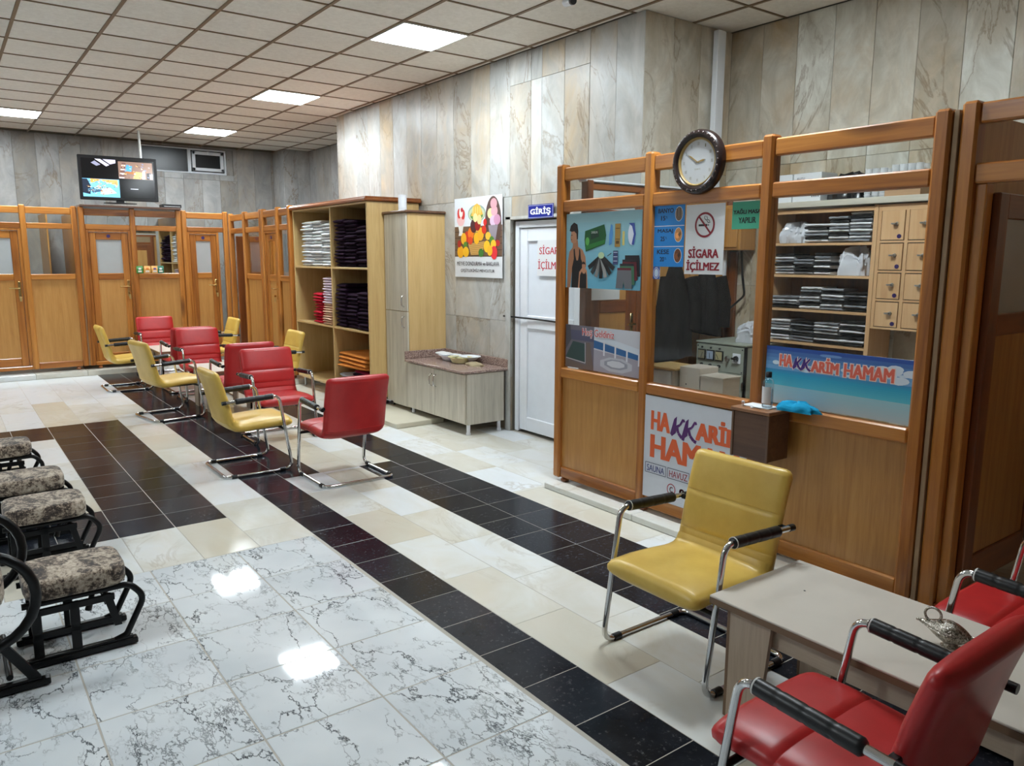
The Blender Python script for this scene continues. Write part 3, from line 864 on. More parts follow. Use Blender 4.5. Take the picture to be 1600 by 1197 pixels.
# ------------------------------------------------------------------ the reception kiosk
KX = 3.60
KY = 4.315
kio = thing('reception_kiosk', 'glazed pine reception kiosk covered with posters and signs', 'kiosk', (KX, KY, 0), RZ_X)
KH, KB = 2.29, .026
xs = [.035, .885, 1.739, 2.625]
for x in xs: post(kio, x, KH, KB, .07, .085)
def kbay(a, b):
    rail(kio, a, b, 2.178, 2.268); rail(kio, a, b, 1.962, 2.042, -.012); rail(kio, a, b, .785, .858, -.016); rail(kio, a, b, KB+.004, KB+.088)
    obj('panel', G().box(a,.012,KB+.088,b,.024,.785), M['veneer_z'], kio)
    pane(kio, a, b, .858, 1.962); pane(kio, a, b, 2.042, 2.178)
    # inner desk ledge behind the pane
for a, b in zip(xs[:-1], xs[1:]): kbay(a+.035, b-.035)
for x in (.10, .9, 1.76, 2.56): foot(kio, x, KB+.012, 0.0)
# side wall towards the white door: frame, transom, panelled door and pine boards (runs along x at y = 4.12)
sy = KY-4.12
obj('side_post', G().box(.0+sy-.03,.07,KB,.04+sy,.13,2.18,.006).box(sy-.03,.60,KB,sy+.03,.67,2.14,.006).box(sy-.03,1.62,KB,sy+.03,1.68,2.14,.006), M['dark_z'], kio)
obj('side_rail', G().box(sy-.02,.13,2.115,sy+.02,1.68,2.165,.006).box(sy-.02,.13,1.93,sy+.02,.60,1.985,.006), M['dark_y'], kio)
obj('cornice', G().box(sy-.035,.05,2.168,sy+.035,1.68,2.182,.003), M['white_pvc'], kio)
obj('side_pane', G().box(sy-.002,.13,1.985,sy+.002,.60,2.115), M['glass'], kio)
d = obj('side_door', G().box(sy-.018,.13,.10,sy+.018,.23,1.925,.005).box(sy-.018,.50,.10,sy+.018,.60,1.925,.005), M['dark_z'], kio)
for za, zb in ((1.80,1.925),(1.25,1.34),(.10,.22)): obj('door_rail', G().box(sy-.016,.23,za,sy+.016,.50,zb,.005), M['dark_y'], d)
obj('door_panel', G().box(sy-.006,.23,.22,sy+.006,.50,1.25).box(sy-.006,.23,1.34,sy+.006,.50,1.80), M['veneer_z'], d)
g = G().box(sy+.018,.535,1.06,sy+.026,.565,1.24,.004).tube(fillet([(sy+.02,.55,1.16),(sy+.07,.55,1.16),(sy+.075,.46,1.16)],.015,3), .008, 8)
obj('door_handle', g, M['brass'], d, smooth=40)
for k in range(7):
    y0 = .67+k*.136
    obj('wall_board', G().box(sy-.008,y0+.001,KB,sy+.008,y0+.135,2.115,.003), M['veneer_z'], kio)
obj('dado_rail', G().box(sy+.008,.67,1.08,sy+.024,1.62,1.17,.005), M['dark_y'], kio)
# partition to the next cabin on the right
sr = 2.625
obj('partition', G().box(sr+.04,.0,KB,sr+.062,1.66,2.28,.002), M['board_end'], kio)
# desk along the inside of the front
obj('counter', G().box(.08,.05,.70,2.58,.42,.735,.004), M['laminate'], kio)

# the open cabin to the right of the kiosk
t = thing('changing_cabin', 'dark cabin right of the kiosk with its door swung open inwards', 'cabin', (KX+.02, 1.622, 0), RZ_X)
post(t, .035, 2.31, KB, .07, .09); post(t, 1.0, 2.31, KB)
rail(t, .07, .965, 2.215, 2.30); rail(t, .07, .965, 1.965, 2.05); 
obj('jamb', G().box(.07,.02,KB,.115,.09,1.965,.004), M['pine_z'], t)
board('side_wall', t, -.0,.09,KB,.02,1.64,2.28, 'veneer_z'); board('side_wall', t, 1.0,.06,KB,1.03,1.64,2.28, 'veneer_z')
post(t, 1.9, 2.31, KB); rail(t, 1.035, 1.865, 2.215, 2.30); rail(t, 1.035, 1.865, 1.965, 2.05); rail(t,1.035,1.865,KB,KB+.085)
obj('panel', G().box(1.035,.012,KB+.085,1.865,.024,1.33), M['veneer_z'], t); rail(t,1.035,1.865,1.33,1.405)
pane(t, 1.035, 1.865, 1.405, 1.965); pane(t, 1.035, 1.865, 2.05, 2.215)
foot(t, .08, KB+.012, 0.0)
# door leaf standing along +X: local y direction; built as prism set
x = .125
d = obj('door', G().box(x-.018,.10,.11,x+.018,.195,1.93,.005).box(x-.018,.765,.11,x+.018,.86,1.93,.005), M['dark_z'], t)
for za, zb in ((1.82,1.93),(1.30,1.40),(.11,.26)): obj('door_rail', G().box(x-.016,.195,za,x+.016,.765,zb,.005), M['dark_y'], d)
obj('door_panel', G().box(x-.006,.195,.26,x+.006,.765,1.30,.001), M['veneer_z'], d)
obj('door_pane', G().box(x-.003,.195,1.40,x+.003,.765,1.82), M['frosted'], d)
obj('number_disc', G().tube([(x+.018,.47,1.875),(x+.024,.47,1.875)], .026, 16), M['purple'], d)
g = G().box(x+.018,.795,1.10,x+.026,.83,1.34,.004).tube(fillet([(x+.02,.812,1.24),(x+.07,.812,1.24),(x+.075,.70,1.24)],.015,3), .009, 8).tube([(x+.02,.812,1.14),(x+.05,.812,1.14)], .006, 6)
obj('door_handle', g, M['brass'], d, smooth=40)
# ------------------------------------------------------------------ signs, posters, clock
def sign(name, label, cat, y_left, z0, w, h, m, x=None, th=.003, group=None):
    """a board facing -X whose lower left corner (as seen) is at y_left, z0"""
    t = thing(name, label, cat, (KX+.018 if x is None else x, y_left, z0), RZ_X, group)
    obj('board', G().box(0,-th/2,0,w,th/2,h,.0008), m, t)
    return t, Print()
OR = S(222,98,52); PU = S(84,36,104); WH = S(228,230,234)
def logo(p, x0, y0, x1, y1, tail='ARİM', bold=.045, kbold=.014):
    """the two line name: HA, two swinging purple letters, the rest"""
    w = x1-x0
    p.text('HA', x0, y0, x0+.235*w, y1, OR, bold)
    for k in range(2):
        a = x0+(.25+.135*k)*w; b = a+.155*w; h = y1-y0
        p.poly([(a+.01*w,y0-.10*h),(a+.055*w,y0+.10*h),(a+.062*w,y0+.95*h),(a+.03*w,y0+.80*h),(a-.012*w,y0+.02*h)], PU)
        p.line([(a+.055*w,y0+.42*h),(a+.10*w,y0+.55*h),(b-.02*w,y0+.86*h),(b-.005*w,y0+.74*h)], .022*w, PU)
        p.line([(a+.06*w,y0+.45*h),(a+.085*w,y0+.12*h),(b-.03*w,y0-.08*h),(b-.0*w,y0-.13*h)], .030*w, PU)
    p.text(tail, x0+.53*w, y0, x1, y1*1.0+(y1-y0)*.16, OR, bold)

# entrance poster of underwear and soaps
t, p = sign('underwear_poster', 'light blue poster of a man in a vest, socks and shorts on the kiosk', 'poster', 4.235, 1.437, .735, .512, plain('poster_blue', S(150,190,204), .3))
W, Hh = .735, .512
for k in range(8):
    f = k/7; p.rect(0,Hh*k/8,W,Hh*(k+1)/8,S(104+50*f,176+20*f,204+2*f))
p.up()
SK = S(176,124,92); BK = S(22,22,24)
p.poly([(.015,.0),(.05,.0),(.062,.10),(.075,.16),(.165,.16),(.185,.12),(.215,.15),(.205,.215),(.175,.262),(.128,.285),(.122,.33),(.075,.32),(.068,.28),(.035,.25),(.018,.17)], SK).up()
p.poly([(.062,.0),(.205,.0),(.196,.10),(.182,.165),(.160,.20),(.150,.262),(.138,.272),(.138,.23),(.128,.19),(.112,.19),(.100,.225),(.092,.272),(.080,.266),(.084,.20),(.066,.14)], BK)
p.up().poly([(.052,.375),(.046,.345),(.054,.318),(.075,.305),(.105,.312),(.122,.345),(.122,.40),(.055,.41)], S(186,134,102)).up()
p.poly([(.036,.395),(.048,.43),(.082,.452),(.118,.437),(.128,.39),(.124,.335),(.114,.335),(.108,.375),(.085,.392),(.060,.388)], S(30,22,20)).up().poly([(.054,.366),(.068,.369),(.067,.363),(.054,.361)], S(40,26,22)).poly([(.050,.336),(.064,.338),(.063,.332),(.052,.330)], S(140,80,70)).up()
p.poly([(.135,.0),(.145,.11),(.175,.14),(.20,.15),(.225,.12),(.235,.0)], S(196,140,106)).ell(.19,.155,.017,.026,S(190,132,100)).up().poly([(.150,.0),(.155,.09),(.172,.115),(.185,.10),(.205,.10),(.212,.115),(.222,.09),(.224,.0)], S(16,16,18)).poly([(.17,.165),(.185,.185),(.205,.175),(.21,.16),(.20,.165)], S(40,28,22))
p.poly([(.21,.25),(.40,.30),(.41,.36),(.39,.43),(.20,.39),(.195,.33)], S(20,84,40)).up().poly([(.215,.26),(.395,.305),(.40,.33),(.20,.29)], S(42,120,54)).poly([(.26,.33),(.34,.35),(.335,.40),(.255,.38)], S(26,56,40)).ell(.225,.32,.02,.028,S(90,170,80)).up().text('SABUN', .265,.372,.325,.388,S(200,210,200))
p.poly([(.44,.29),(.465,.30),(.475,.36),(.47,.42),(.455,.43),(.44,.36)], S(84,150,214)).rect(.495,.28,.545,.43,S(164,130,64)).rect(.565,.29,.585,.38,S(214,196,110)).ell(.65,.36,.034,.07,S(216,222,236)).up().poly([(.62,.43),(.67,.43),(.685,.36),(.67,.29),(.65,.295),(.668,.36),(.65,.41)], S(54,76,156)).line([(.50,.33),(.54,.33)],.004,S(70,50,20)).line([(.50,.40),(.54,.40)],.004,S(70,50,20)).rect(.505,.30,.535,.32,S(90,64,26))
for k in range(7):
    a = math.radians(-58+k*19); p.line([(.37,.22),(.37+.15*math.sin(a),.22-.15*math.cos(a))], .032, [BK,S(46,46,48),S(120,122,122),BK,S(150,152,150),BK,S(34,34,36)][k])
    p.up()
p.ell(.37,.225,.03,.022,S(190,214,170)).rect(.485,.165,.53,.255,S(40,46,84)).up()
for k in range(6): p.rect(.489,.17+.014*k,.526,.178+.014*k,S(160,170,200) if k%2 else S(70,80,130))
p.line([(.43,.22),(.47,.24)],.006,S(60,62,72))
for k,(c1,c2) in enumerate([(S(30,28,34),S(30,28,34)),(S(96,30,40),S(40,34,40)),(S(60,110,80),S(36,34,40)),(S(104,106,112),S(98,30,44))]):
    x = .585-.022*k; y = .09-.027*k
    p.poly([(x,y),(x+.065,y),(x+.072,y+.05),(x+.085,y),(x+.15,y),(x+.14,y+.12),(x+.012,y+.12)], c1).up().poly([(x+.012,y+.12),(x+.14,y+.12),(x+.139,y+.135),(x+.012,y+.135)], c2).up()
p.build('picture', t, M['print'], .0004, .0018)

# welcome poster
t, p = sign('welcome_poster', 'welcome poster showing a pool and a marble steam bath, below the vest poster', 'poster', 4.225, .868, .735, .305, plain('poster_grey', S(140,140,150), .3))
p.rect(0,0,.30,.305,S(108,104,116)).rect(.30,0,.735,.305,S(196,198,206)).up()
p.rect(.05,.20,.30,.27,S(84,86,112)).poly([(.0,.12),(.06,.20),(.05,.305),(0,.305)], S(78,78,86)).poly([(.0,.07),(.08,.19),(.21,.18),(.215,.05)], S(46,74,74)).poly([(.0,0),(.0,.06),(.22,.03),(.22,.19),(.26,.19),(.30,0)], S(112,98,92))
p.poly([(.30,.16),(.735,.115),(.735,.15),(.30,.215)], S(44,98,150)).poly([(.30,.215),(.45,.20),(.735,.15),(.735,.19),(.50,.23),(.30,.25)], S(206,214,224)).poly([(.30,.0),(.735,0),(.735,.115),(.30,.15)], S(160,156,168)).up()
for k in range(4): p.rect(.395+.11*k,.115-.012*k,.41+.11*k,.215-.018*k,S(216,216,222))
oc = [(.52+.165*math.cos(a),.062+.052*math.sin(a)) for a in [math.pi*(k/4+.125) for k in range(8)]]
p.poly(oc, S(186,188,196)).up().poly([(.52+.12*math.cos(a),.066+.034*math.sin(a)) for a in [math.pi*(k/4+.125) for k in range(8)]], S(150,152,164)).up().poly([(.52+.09*math.cos(a),.068+.024*math.sin(a)) for a in [math.pi*(k/4+.125) for k in range(8)]], S(204,206,212)).up()
p.line([(.01,.065),(.215,.045)],.006,S(196,198,200)).line([(.215,.045),(.21,.19)],.006,S(190,190,196)).up()
p.text('Hoş Geldiniz', .178,.222,.502,.292,WH,.05).up().text('Hoş Geldiniz', .18,.224,.50,.29,S(196,60,60),.012)
p.build('picture', t, M['print'], .0004, .0018)

# price list
t, p = sign('price_list', 'blue price list of three services with round pictures, on the kiosk', 'sign', 3.396, 1.592, .243, .372, plain('sign_blue', S(36,130,204), .3))
for k, (a, b, c) in enumerate([('BANYO','15 ₺',S(110,92,76)),('MASAJ','25 ₺',S(204,140,80)),('KESE','20 ₺',S(110,64,34))]):
    z = .25-.124*k
    p.rect(0,z,.243,z+.121,S(32,132,210))
    p.up().text(a, .03,z+.075,.025+.026*len(a),z+.103,S(16,28,56),.03).text(b.split()[0], .055,z+.03,.090,z+.058,S(16,28,56),.03).text('TL', .094,z+.042,.108,z+.055,S(16,28,56),.02)
    p.ell(.198,z+.066,.031,.044,WH).up().ell(.198,z+.066,.028,.041,c).up()
    if k == 0:
        for q in range(5): p.line([(.180+.009*q,.30),(.176+.01*q,.348)],.004,S(70,56,46) if q%2 else S(150,132,112))
    else:
        p.ell(.192,z+.062,.016,.018,tuple(min(1,v*1.6) for v in c[:3])+(1,)).poly([(.196,z+.07),(.214,z+.088),(.222,z+.07),(.206,z+.052)], tuple(v*.4 for v in c[:3])+(1,))
    p.k = 1
p.up(); p.rect(0,.245,.243,.249,WH).rect(0,.121,.243,.125,WH)
p.build('picture', t, M['print'], .0004, .0018)
t, p = sign('tile_sticker', 'small blue and white ornament sticker under the price list', 'sticker', 3.396, 1.515, .058, .076, M['paper'])
for x, y in ((0,0),(.058,0),(.058,.076),(0,.076)): p.poly([(x,y),(x+(.022 if x==0 else -.022),y),(x,y+(.024 if y==0 else -.024))], S(60,100,180))
p.ring(.029,.038,.022,.03,.005,S(70,110,190),16).up().ell(.029,.038,.013,.02,S(200,220,236)).ring(.029,.038,.029,.0375,.003,S(60,100,180),16)
p.build('picture', t, M['print'], .0004, .0018)
# no smoking
def cigarette(p, cx_, cz, r, red):
    p.rect(cx_-.62*r,cz-.10*r,cx_+.25*r,cz+.06*r,S(24,22,24)).rect(cx_+.30*r,cz-.08*r,cx_+.42*r,cz+.05*r,S(120,120,120))
    p.line([(cx_+.02*r,cz+.72*r),(cx_-.06*r,cz+.58*r),(cx_+.02*r,cz+.42*r),(cx_+.18*r,cz+.36*r),(cx_+.28*r,cz+.20*r),(cx_+.46*r,cz+.16*r)],.055*r,S(30,30,32)).line([(cx_+.14*r,cz+.70*r),(cx_+.24*r,cz+.52*r),(cx_+.20*r,cz+.42*r),(cx_+.42*r,cz+.36*r),(cx_+.52*r,cz+.16*r)],.05*r,S(30,30,32)).up()
    p.ring(cx_,cz,r,r,.17*r,red,36).line([(cx_-.60*r,cz+.66*r),(cx_+.60*r,cz-.66*r)],.15*r,red)
t, p = sign('no_smoking_sign', 'white no smoking sign with red circle on the kiosk glass', 'sign', 3.138, 1.551, .285, .404, M['paper'], KX+.012)
RD = S(136,22,40)
cigarette(p, .143, .285, .073, RD)
p.text('SİGARA', .028,.095,.252,.163,RD,.03).text('İÇİLMEZ', .016,.012,.262,.085,RD,.03)
p.build('picture', t, M['print'], .0004, .0018)
t, p = sign('massage_notice', 'green paper notice about oil massage at the top of the kiosk pane', 'sign', 2.81, 1.805, .198, .15, plain('paper_green', S(70,168,136), .5), None, .0016)
p.text('YAĞLI MASAJ', .008,.076,.196,.112,S(16,26,26),.03).text('YAPILIR', .045,.032,.16,.064,S(16,26,26),.03)
p.build('picture', t, M['print'], .0004, .001)
tag(obj('blank_paper', G().box(3.725,4.098,1.345,4.02,4.10,1.435), M['paper']), 'blank white paper stuck on the kiosk side door behind the glass', 'paper')

# big name sign below the sill
t, p = sign('name_sign', 'white name sign with orange letters below the kiosk counter, half behind the yellow chair', 'sign', 3.397, .112, .79, .668, plain('sign_white', S(214,218,226), .3), KX-.010, .006)
logo(p, .055,.45,.745,.575)
p.text('HAMAM', .055,.27,.745,.42,OR,.05)
for k,(s,c) in enumerate([('SAUNA',S(44,50,120)),('HAVUZ',S(150,40,60)),('BİLYELİ',S(44,50,130)),('MASAJ',S(150,40,60))]):
    x = .02+.19*k
    p.line([(x,.165),(x+.175,.165),(x+.175,.23),(x,.23),(x,.165)],.004,S(60,60,84)).text(s, x+.014,.175,x+.162,.218,c,.012)
p.ring(.245,.095,.035,.038,.006,S(176,40,60),20).text('C', .232,.078,.258,.112,S(176,40,60),.02).text('0 442', .31,.075,.50,.118,S(120,24,40),.06)
p.build('lettering', t, M['print'], .0006, .0034)
# sea banner
t, p = sign('sea_banner', 'sea and sky banner with orange name lettering on the right kiosk pane', 'banner', 2.533, .868, .805, .308, plain('banner_blue', S(60,130,200), .25))
W, Hh = .805, .308
st = [(0,.10,S(176,190,196),S(150,196,206)),(.10,.16,S(86,186,204),S(40,160,196)),(.16,.185,S(40,160,196),S(60,140,190)),(.185,.308,S(120,176,220),S(20,60,150))]
for z0,z1,c0,c1 in st:
    for k in range(6):
        f = (k+.5)/6; p.rect(0,z0+(z1-z0)*k/6,W,z0+(z1-z0)*(k+1)/6,tuple(a+(b-a)*f for a,b in zip(c0,c1)))
p.up(); r_ = random.Random(3)
for k in range(26): 
    x = r_.uniform(.03,.78); p.ell(x,.195+r_.uniform(0,.03)+.02*(x>.5),r_.uniform(.012,.04),r_.uniform(.004,.012),S(206,222,236),12); 
for k in range(8): p.ell(.70+r_.uniform(-.05,.1),.24+r_.uniform(-.04,.04),.04,.018,S(214,226,238),12)
for k in range(5): p.ell(r_.uniform(.3,.45),.285,.035,.007,S(110,150,206),12)
p.up()
def bl(c, g):
    p.text('HA', .085-g,.205-g,.163+g,.268+g,c,.04 if g==0 else .075)
    p.text('ARİM', .272-g,.195-g,.428+g,.272+g,c,.04 if g==0 else .075)
    p.text('HAMAM', .455-g,.190-g,.712+g,.258+g,c,.04 if g==0 else .075)
    for k in range(2):
        a = .168+.05*k
        cc = c if g else S(70,40,120)
        p.poly([(a+.004-g,.195-g),(a+.020+g,.21),(a+.022+g,.262+g),(a+.010,.252),(a-.004-g,.205)], cc).line([(a+.020,.228),(a+.046,.258)], .010+g, cc).line([(a+.022,.232),(a+.034,.208),(a+.052,.196)], .012+g, cc)
bl(S(240,214,206), .005); p.up(); bl(S(224,104,84), 0)
p.build('picture', t, M['print'], .0005, .0018)

# fruit and dessert poster on the marble wall
t, p = sign('dessert_poster', 'poster with fruit basket and ice cream on the marble wall', 'poster', 6.775, 1.452, .83, .778, M['paper'], 4.290, .004)
p.rect(0,.203,.83,.50,S(110,84,66)).rect(0,.50,.83,.778,S(222,226,232)).up()
for k in range(5): p.rect(0,.203+.06*k,.83,.212+.06*k,S(76,56,44))
def cup(x, z, h):
    p.poly([(x-.06,z+h*.45),(x+.06,z+h*.45),(x+.03,z+.12*h),(x+.045,z),(x-.045,z),(x-.03,z+.12*h)], S(226,222,216)).up()
    p.ell(x,z+.55*h,.075,.07,S(236,190,190)).up()
    for a,c in ((.6,S(206,40,40)),(2.2,S(214,60,50)),(1.5,S(240,232,224))): p.ell(x+.05*math.cos(a),z+.6*h+.05*math.sin(a),.035,.05,c,12)
    p.up().ell(x+.02,z+.85*h,.022,.022,S(190,24,34))
cup(.115,.41,.30)
p.ell(.40,.62,.155,.085,S(150,170,160)).up().ell(.40,.615,.14,.07,S(196,206,170)).up().ell(.40,.60,.11,.045,S(90,140,60)).poly([(.30,.60),(.36,.70),(.41,.715),(.46,.69),(.51,.61),(.41,.58)], S(232,180,70)).up()
for k in range(4): p.ell(.34+.04*k,.65,.012,.04,S(244,206,110),10)
p.ell(.40,.475,.085,.06,S(150,130,70)).up().poly([(.33,.48),(.38,.52),(.45,.51),(.47,.46),(.40,.44)], S(226,180,80)).up()
p.ell(.68,.52,.135,.25,S(92,68,60),28).up()
for x,z,c in ((.64,.61,S(230,220,160)),(.70,.63,S(232,170,180)),(.68,.54,S(220,190,214)),(.745,.55,S(206,150,180)),(.69,.70,S(220,160,170))): p.ell(x,z,.055,.05,c,14)
p.up().poly([(.60,.50),(.76,.50),(.72,.36),(.70,.34),(.70,.30),(.74,.27),(.62,.27),(.66,.30),(.66,.34),(.63,.38)], S(150,140,150)).ell(.755,.33,.04,.03,S(190,44,44)).up()
p.poly([(.25,.33),(.54,.35),(.50,.225),(.30,.22)], S(206,160,90)).up()
for k in range(6): p.line([(.27+.008*k,.32-.018*k),(.53-.006*k,.335-.018*k)],.004,S(150,106,50))
p.up(); rr = random.Random(5)
for (x,z,a,c) in [(.23,.40,.05,S(206,54,30)),(.30,.43,.055,S(236,120,30)),(.40,.38,.05,S(246,180,30)),(.47,.42,.055,S(240,170,40)),(.35,.50,.06,S(70,26,40)),(.42,.51,.05,S(150,24,30)),(.29,.36,.045,S(226,70,30)),(.53,.46,.04,S(214,50,30)),(.45,.56,.04,S(236,214,150)),(.38,.58,.04,S(240,224,160)),(.17,.38,.05,S(246,180,40)),(.20,.32,.035,S(90,140,50)),(.11,.25,.06,S(248,176,30)),(.21,.25,.055,S(250,190,40)),(.09,.33,.035,S(176,30,34)),(.58,.30,.055,S(246,190,40)),(.60,.40,.045,S(240,190,60)),(.66,.36,.04,S(80,130,50)),(.69,.32,.045,S(250,196,50)),(.70,.24,.055,S(226,50,60)),(.63,.26,.045,S(240,180,40)),(.48,.24,.045,S(60,120,50)),(.55,.53,.03,S(214,40,36))]:
    p.up(); p.ell(x,z,a,a*rr.uniform(.85,1.2),c,14)
p.k = 40
p.text('MEYVE DONDURMA ve BAKLAVA', .045,.115,.785,.155,S(40,34,40),.012).text('ÇEŞİTLERİMİZ MEVCUTUR', .115,.045,.71,.09,S(40,34,40),.012)
p.build('picture', t, M['print'], .00012, .0024)
# GIRIS plate
t, p = sign('entrance_plate', 'small blue enamel plate reading GİRİŞ above the white door', 'sign', 5.552, 1.988, .355, .12, plain('enamel_blue', S(34,44,140), .25), 4.288, .004)
p.line([(.008,.008),(.347,.008),(.347,.112),(.008,.112),(.008,.008)],.003,S(200,206,226)).text('GİRİŞ', .032,.022,.318,.098,WH,.04)
p.build('lettering', t, M['print'], .0005, .0024)

# ------------------------------------------------------------------ the white door
d = struct('door_1', G().box(4.33,5.745,.012,4.375,5.80,1.975,.004).box(4.33,4.815,.012,4.375,4.87,1.975,.004).box(4.33,4.87,1.915,4.375,5.745,1.975,.004), M['white_pvc'])
g = G().box(4.345,5.635,.03,4.385,5.742,1.91,.006).box(4.345,4.873,.03,4.385,4.98,1.91,.006).box(4.345,4.98,1.79,4.385,5.635,1.91,.006).box(4.345,4.98,.03,4.385,5.635,.16,.006).box(4.345,4.98,1.0,4.385,5.635,1.12,.006)
obj('door_leaf', g, M['white_pvc'], d)
obj('door_panel', G().box(4.362,4.98,.16,4.372,5.635,1.0).box(4.362,4.98,1.12,4.372,5.635,1.79), plain('pvc_panel', S(230,236,244), .25), d)
obj('door_bar', G().tube([(4.30,5.94,1.098),(4.33,5.5,1.094),(4.336,5.17,1.088)], .008, 8), M['black_metal'], d, smooth=40)
obj('door_casing', G().box(4.288,5.822,0,4.30,5.90,2.02,.003).box(4.288,4.80,1.99,4.30,5.90,2.02,.003), M['marble'], d)
t, p = sign('no_smoking_paper', 'paper sheet with red no smoking words taped on the white door', 'sign', 5.485, 1.485, .42, .315, M['paper'], 4.343, .001)
p.text('SİGARA', .03,.19,.36,.275,S(190,40,56),.014).text('İÇİLMEZ', .012,.045,.37,.15,S(190,40,56),.014)
p.build('lettering', t, M['print'], .0004, .0007)

# ------------------------------------------------------------------ oval wall clock on the kiosk frame
t = thing('wall_clock', 'round wall clock with dark carved frame hung on the kiosk rail', 'clock', (KX-.03, 3.03, 2.19), RZ_X)
R0 = .182
def ringloft(r0, r1, prof, n=40):
    g = G(); rings = []
    for k in range(n):
        a = 2*math.pi*k/n
        rings.append([((r0+(r1-r0)*u)*math.cos(a), y, (r0+(r1-r0)*u)*math.sin(a)) for u, y in prof])
    m = len(prof); vs = [q for r in rings for q in r]; fs = []
    for k in range(n):
        l = (k+1) % n
        for j in range(m):
            q = (j+1) % m; fs.append((k*m+j, k*m+q, l*m+q, l*m+j))
    return g.add(vs, fs)
obj('frame', ringloft(.135, R0, [(0,.02),(0,-.012),(.25,-.028),(.6,-.03),(.85,-.02),(1,-.004),(1,.02)]), plain('dark_carved_wood', S(38,26,24), .25), t, smooth=50, fix=True)
g = G()
for k in range(30):
    a = 2*math.pi*k/30; c = (.162*math.cos(a), -.029, .162*math.sin(a))
    b = G().lathe([(.009,-.003),(.006,.002),(.001,.004)], 8); b.xf(Matrix.Translation(c) @ Matrix.Rotation(math.pi/2,4,'X') @ Matrix.Scale(.6,4,(1,0,0)))
    g.add(b.v, b.f)
obj('carved_bead', g, plain('carved_bead', S(70,54,50), .2), t, smooth=50)
obj('inner_rim', ringloft(.124, .136, [(0,.0),(0,-.008),(.5,-.016),(1,-.014),(1,.0)]), M['gold'], t, smooth=50, fix=True)
g = G().tube([(0,.004,0),(0,-.002,0)], .126, 36)
obj('dial', g, plain('dial_white', S(206,208,210), .3), t)
p = Print()
rom = ['XII','I','II','III','IV','V','VI','VII','VIII','IX','X','XI']
for k in range(12):
    a = math.pi/2-k*math.pi/6; x, z = .102*math.cos(a), .102*math.sin(a)
    p.text(rom[k], x-.004*len(rom[k])**.5, z-.009, x+.004*len(rom[k])**.5, z+.009, S(120,112,90))
p.text('QUARTZ', -.022,-.045,.022,-.036,S(150,140,110))
p.build('numerals', t, M['print'], .0004, .0022)
def hand(ang, ln, w):
    d_ = (math.cos(ang), math.sin(ang)); n_ = (-d_[1], d_[0]); g = G()
    pts = [(-.012,-w*.4),(ln*.7,-w),(ln,0),(ln*.7,w),(-.012,w*.4)]
    P2 = [(d_[0]*a+n_[0]*b, d_[1]*a+n_[1]*b) for a, b in pts]
    return g.prism(P2, 1, -.004, -.006)
obj('minute_hand', hand(math.radians(148), .085, .004), M['gold'], t, fix=True); obj('hour_hand', hand(math.radians(12), .055, .005), M['gold'], t, fix=True)

# ------------------------------------------------------------------ wooden box on the kiosk front with things on it
t = thing('tip_box', 'brown wooden box fixed on the kiosk front under the bottle', 'box', (3.39, 2.455, .585))
bx = .19; wy2 = .118
obj('body', G().box(.006,-wy2+.006,0,bx,wy2-.006,.25,.003), M['walnut_y'], t)
obj('lid', G().box(-.006,-wy2-.004,.252,bx+.012,wy2+.004,.272,.003), mk_wood('lighter_lid', 1, S(120,80,52), S(146,100,66), S(166,120,82), .35, 1.2, False), t)
obj('edge_strip', G().box(.0,-wy2,0,.012,-wy2+.014,.25,.002).box(.0,wy2-.014,0,.012,wy2,.25,.002), mk_wood('box_edge', 2, S(96,68,52), S(112,82,62), S(128,96,74), .4, 1, False), t)
obj('knob', G().lathe([(.006,0),(.005,.012),(.009,.018),(.009,.026),(.004,.03)], 12, (.05,.085,.272)), M['steel'], t, smooth=40)
obj('coin_slot', G().box(.045,-.03,.2715,.052,.02,.2735), M['black_plastic'], t)
zt = .585+.2735
tag(obj('napkin', G().box(3.45,2.39,zt,3.55,2.56,zt+.002).xf(Matrix.Translation((0,0,0))), M['paper']), 'white napkin spread under the clear bottle', 'napkin')
t = thing('sanitiser_bottle', 'clear bottle with black cap on the wooden box', 'bottle', (3.485, 2.42, zt+.002))
obj('body', G().lathe([(.001,0),(.027,.002),(.029,.008),(.029,.135),(.026,.148),(.013,.158),(.012,.165)], 20), M['plastic_clear'], t, smooth=40)
obj('liquid', G().lathe([(.001,.004),(.025,.005),(.0265,.01),(.0265,.10),(.001,.101)], 20), mk_glass('clear_gel', (.82,.88,.9,1), .3, .05), t, smooth=40)
gl = G(); 
rings = []
for z in (.025,.115):
    rings.append([(.0296*math.cos(a), .0296*math.sin(a), z) for a in [math.radians(110+14*k) for k in range(11)]])
n = 11; gl.add(rings[0]+rings[1], [(k,k+1,n+k+1,n+k) for k in range(n-1)])
obj('label', gl, M['paper'], t, smooth=60)
obj('cap', G().lathe([(.015,.163),(.0155,.165),(.0155,.19),(.013,.193)], 18), M['black_plastic'], t, smooth=40)
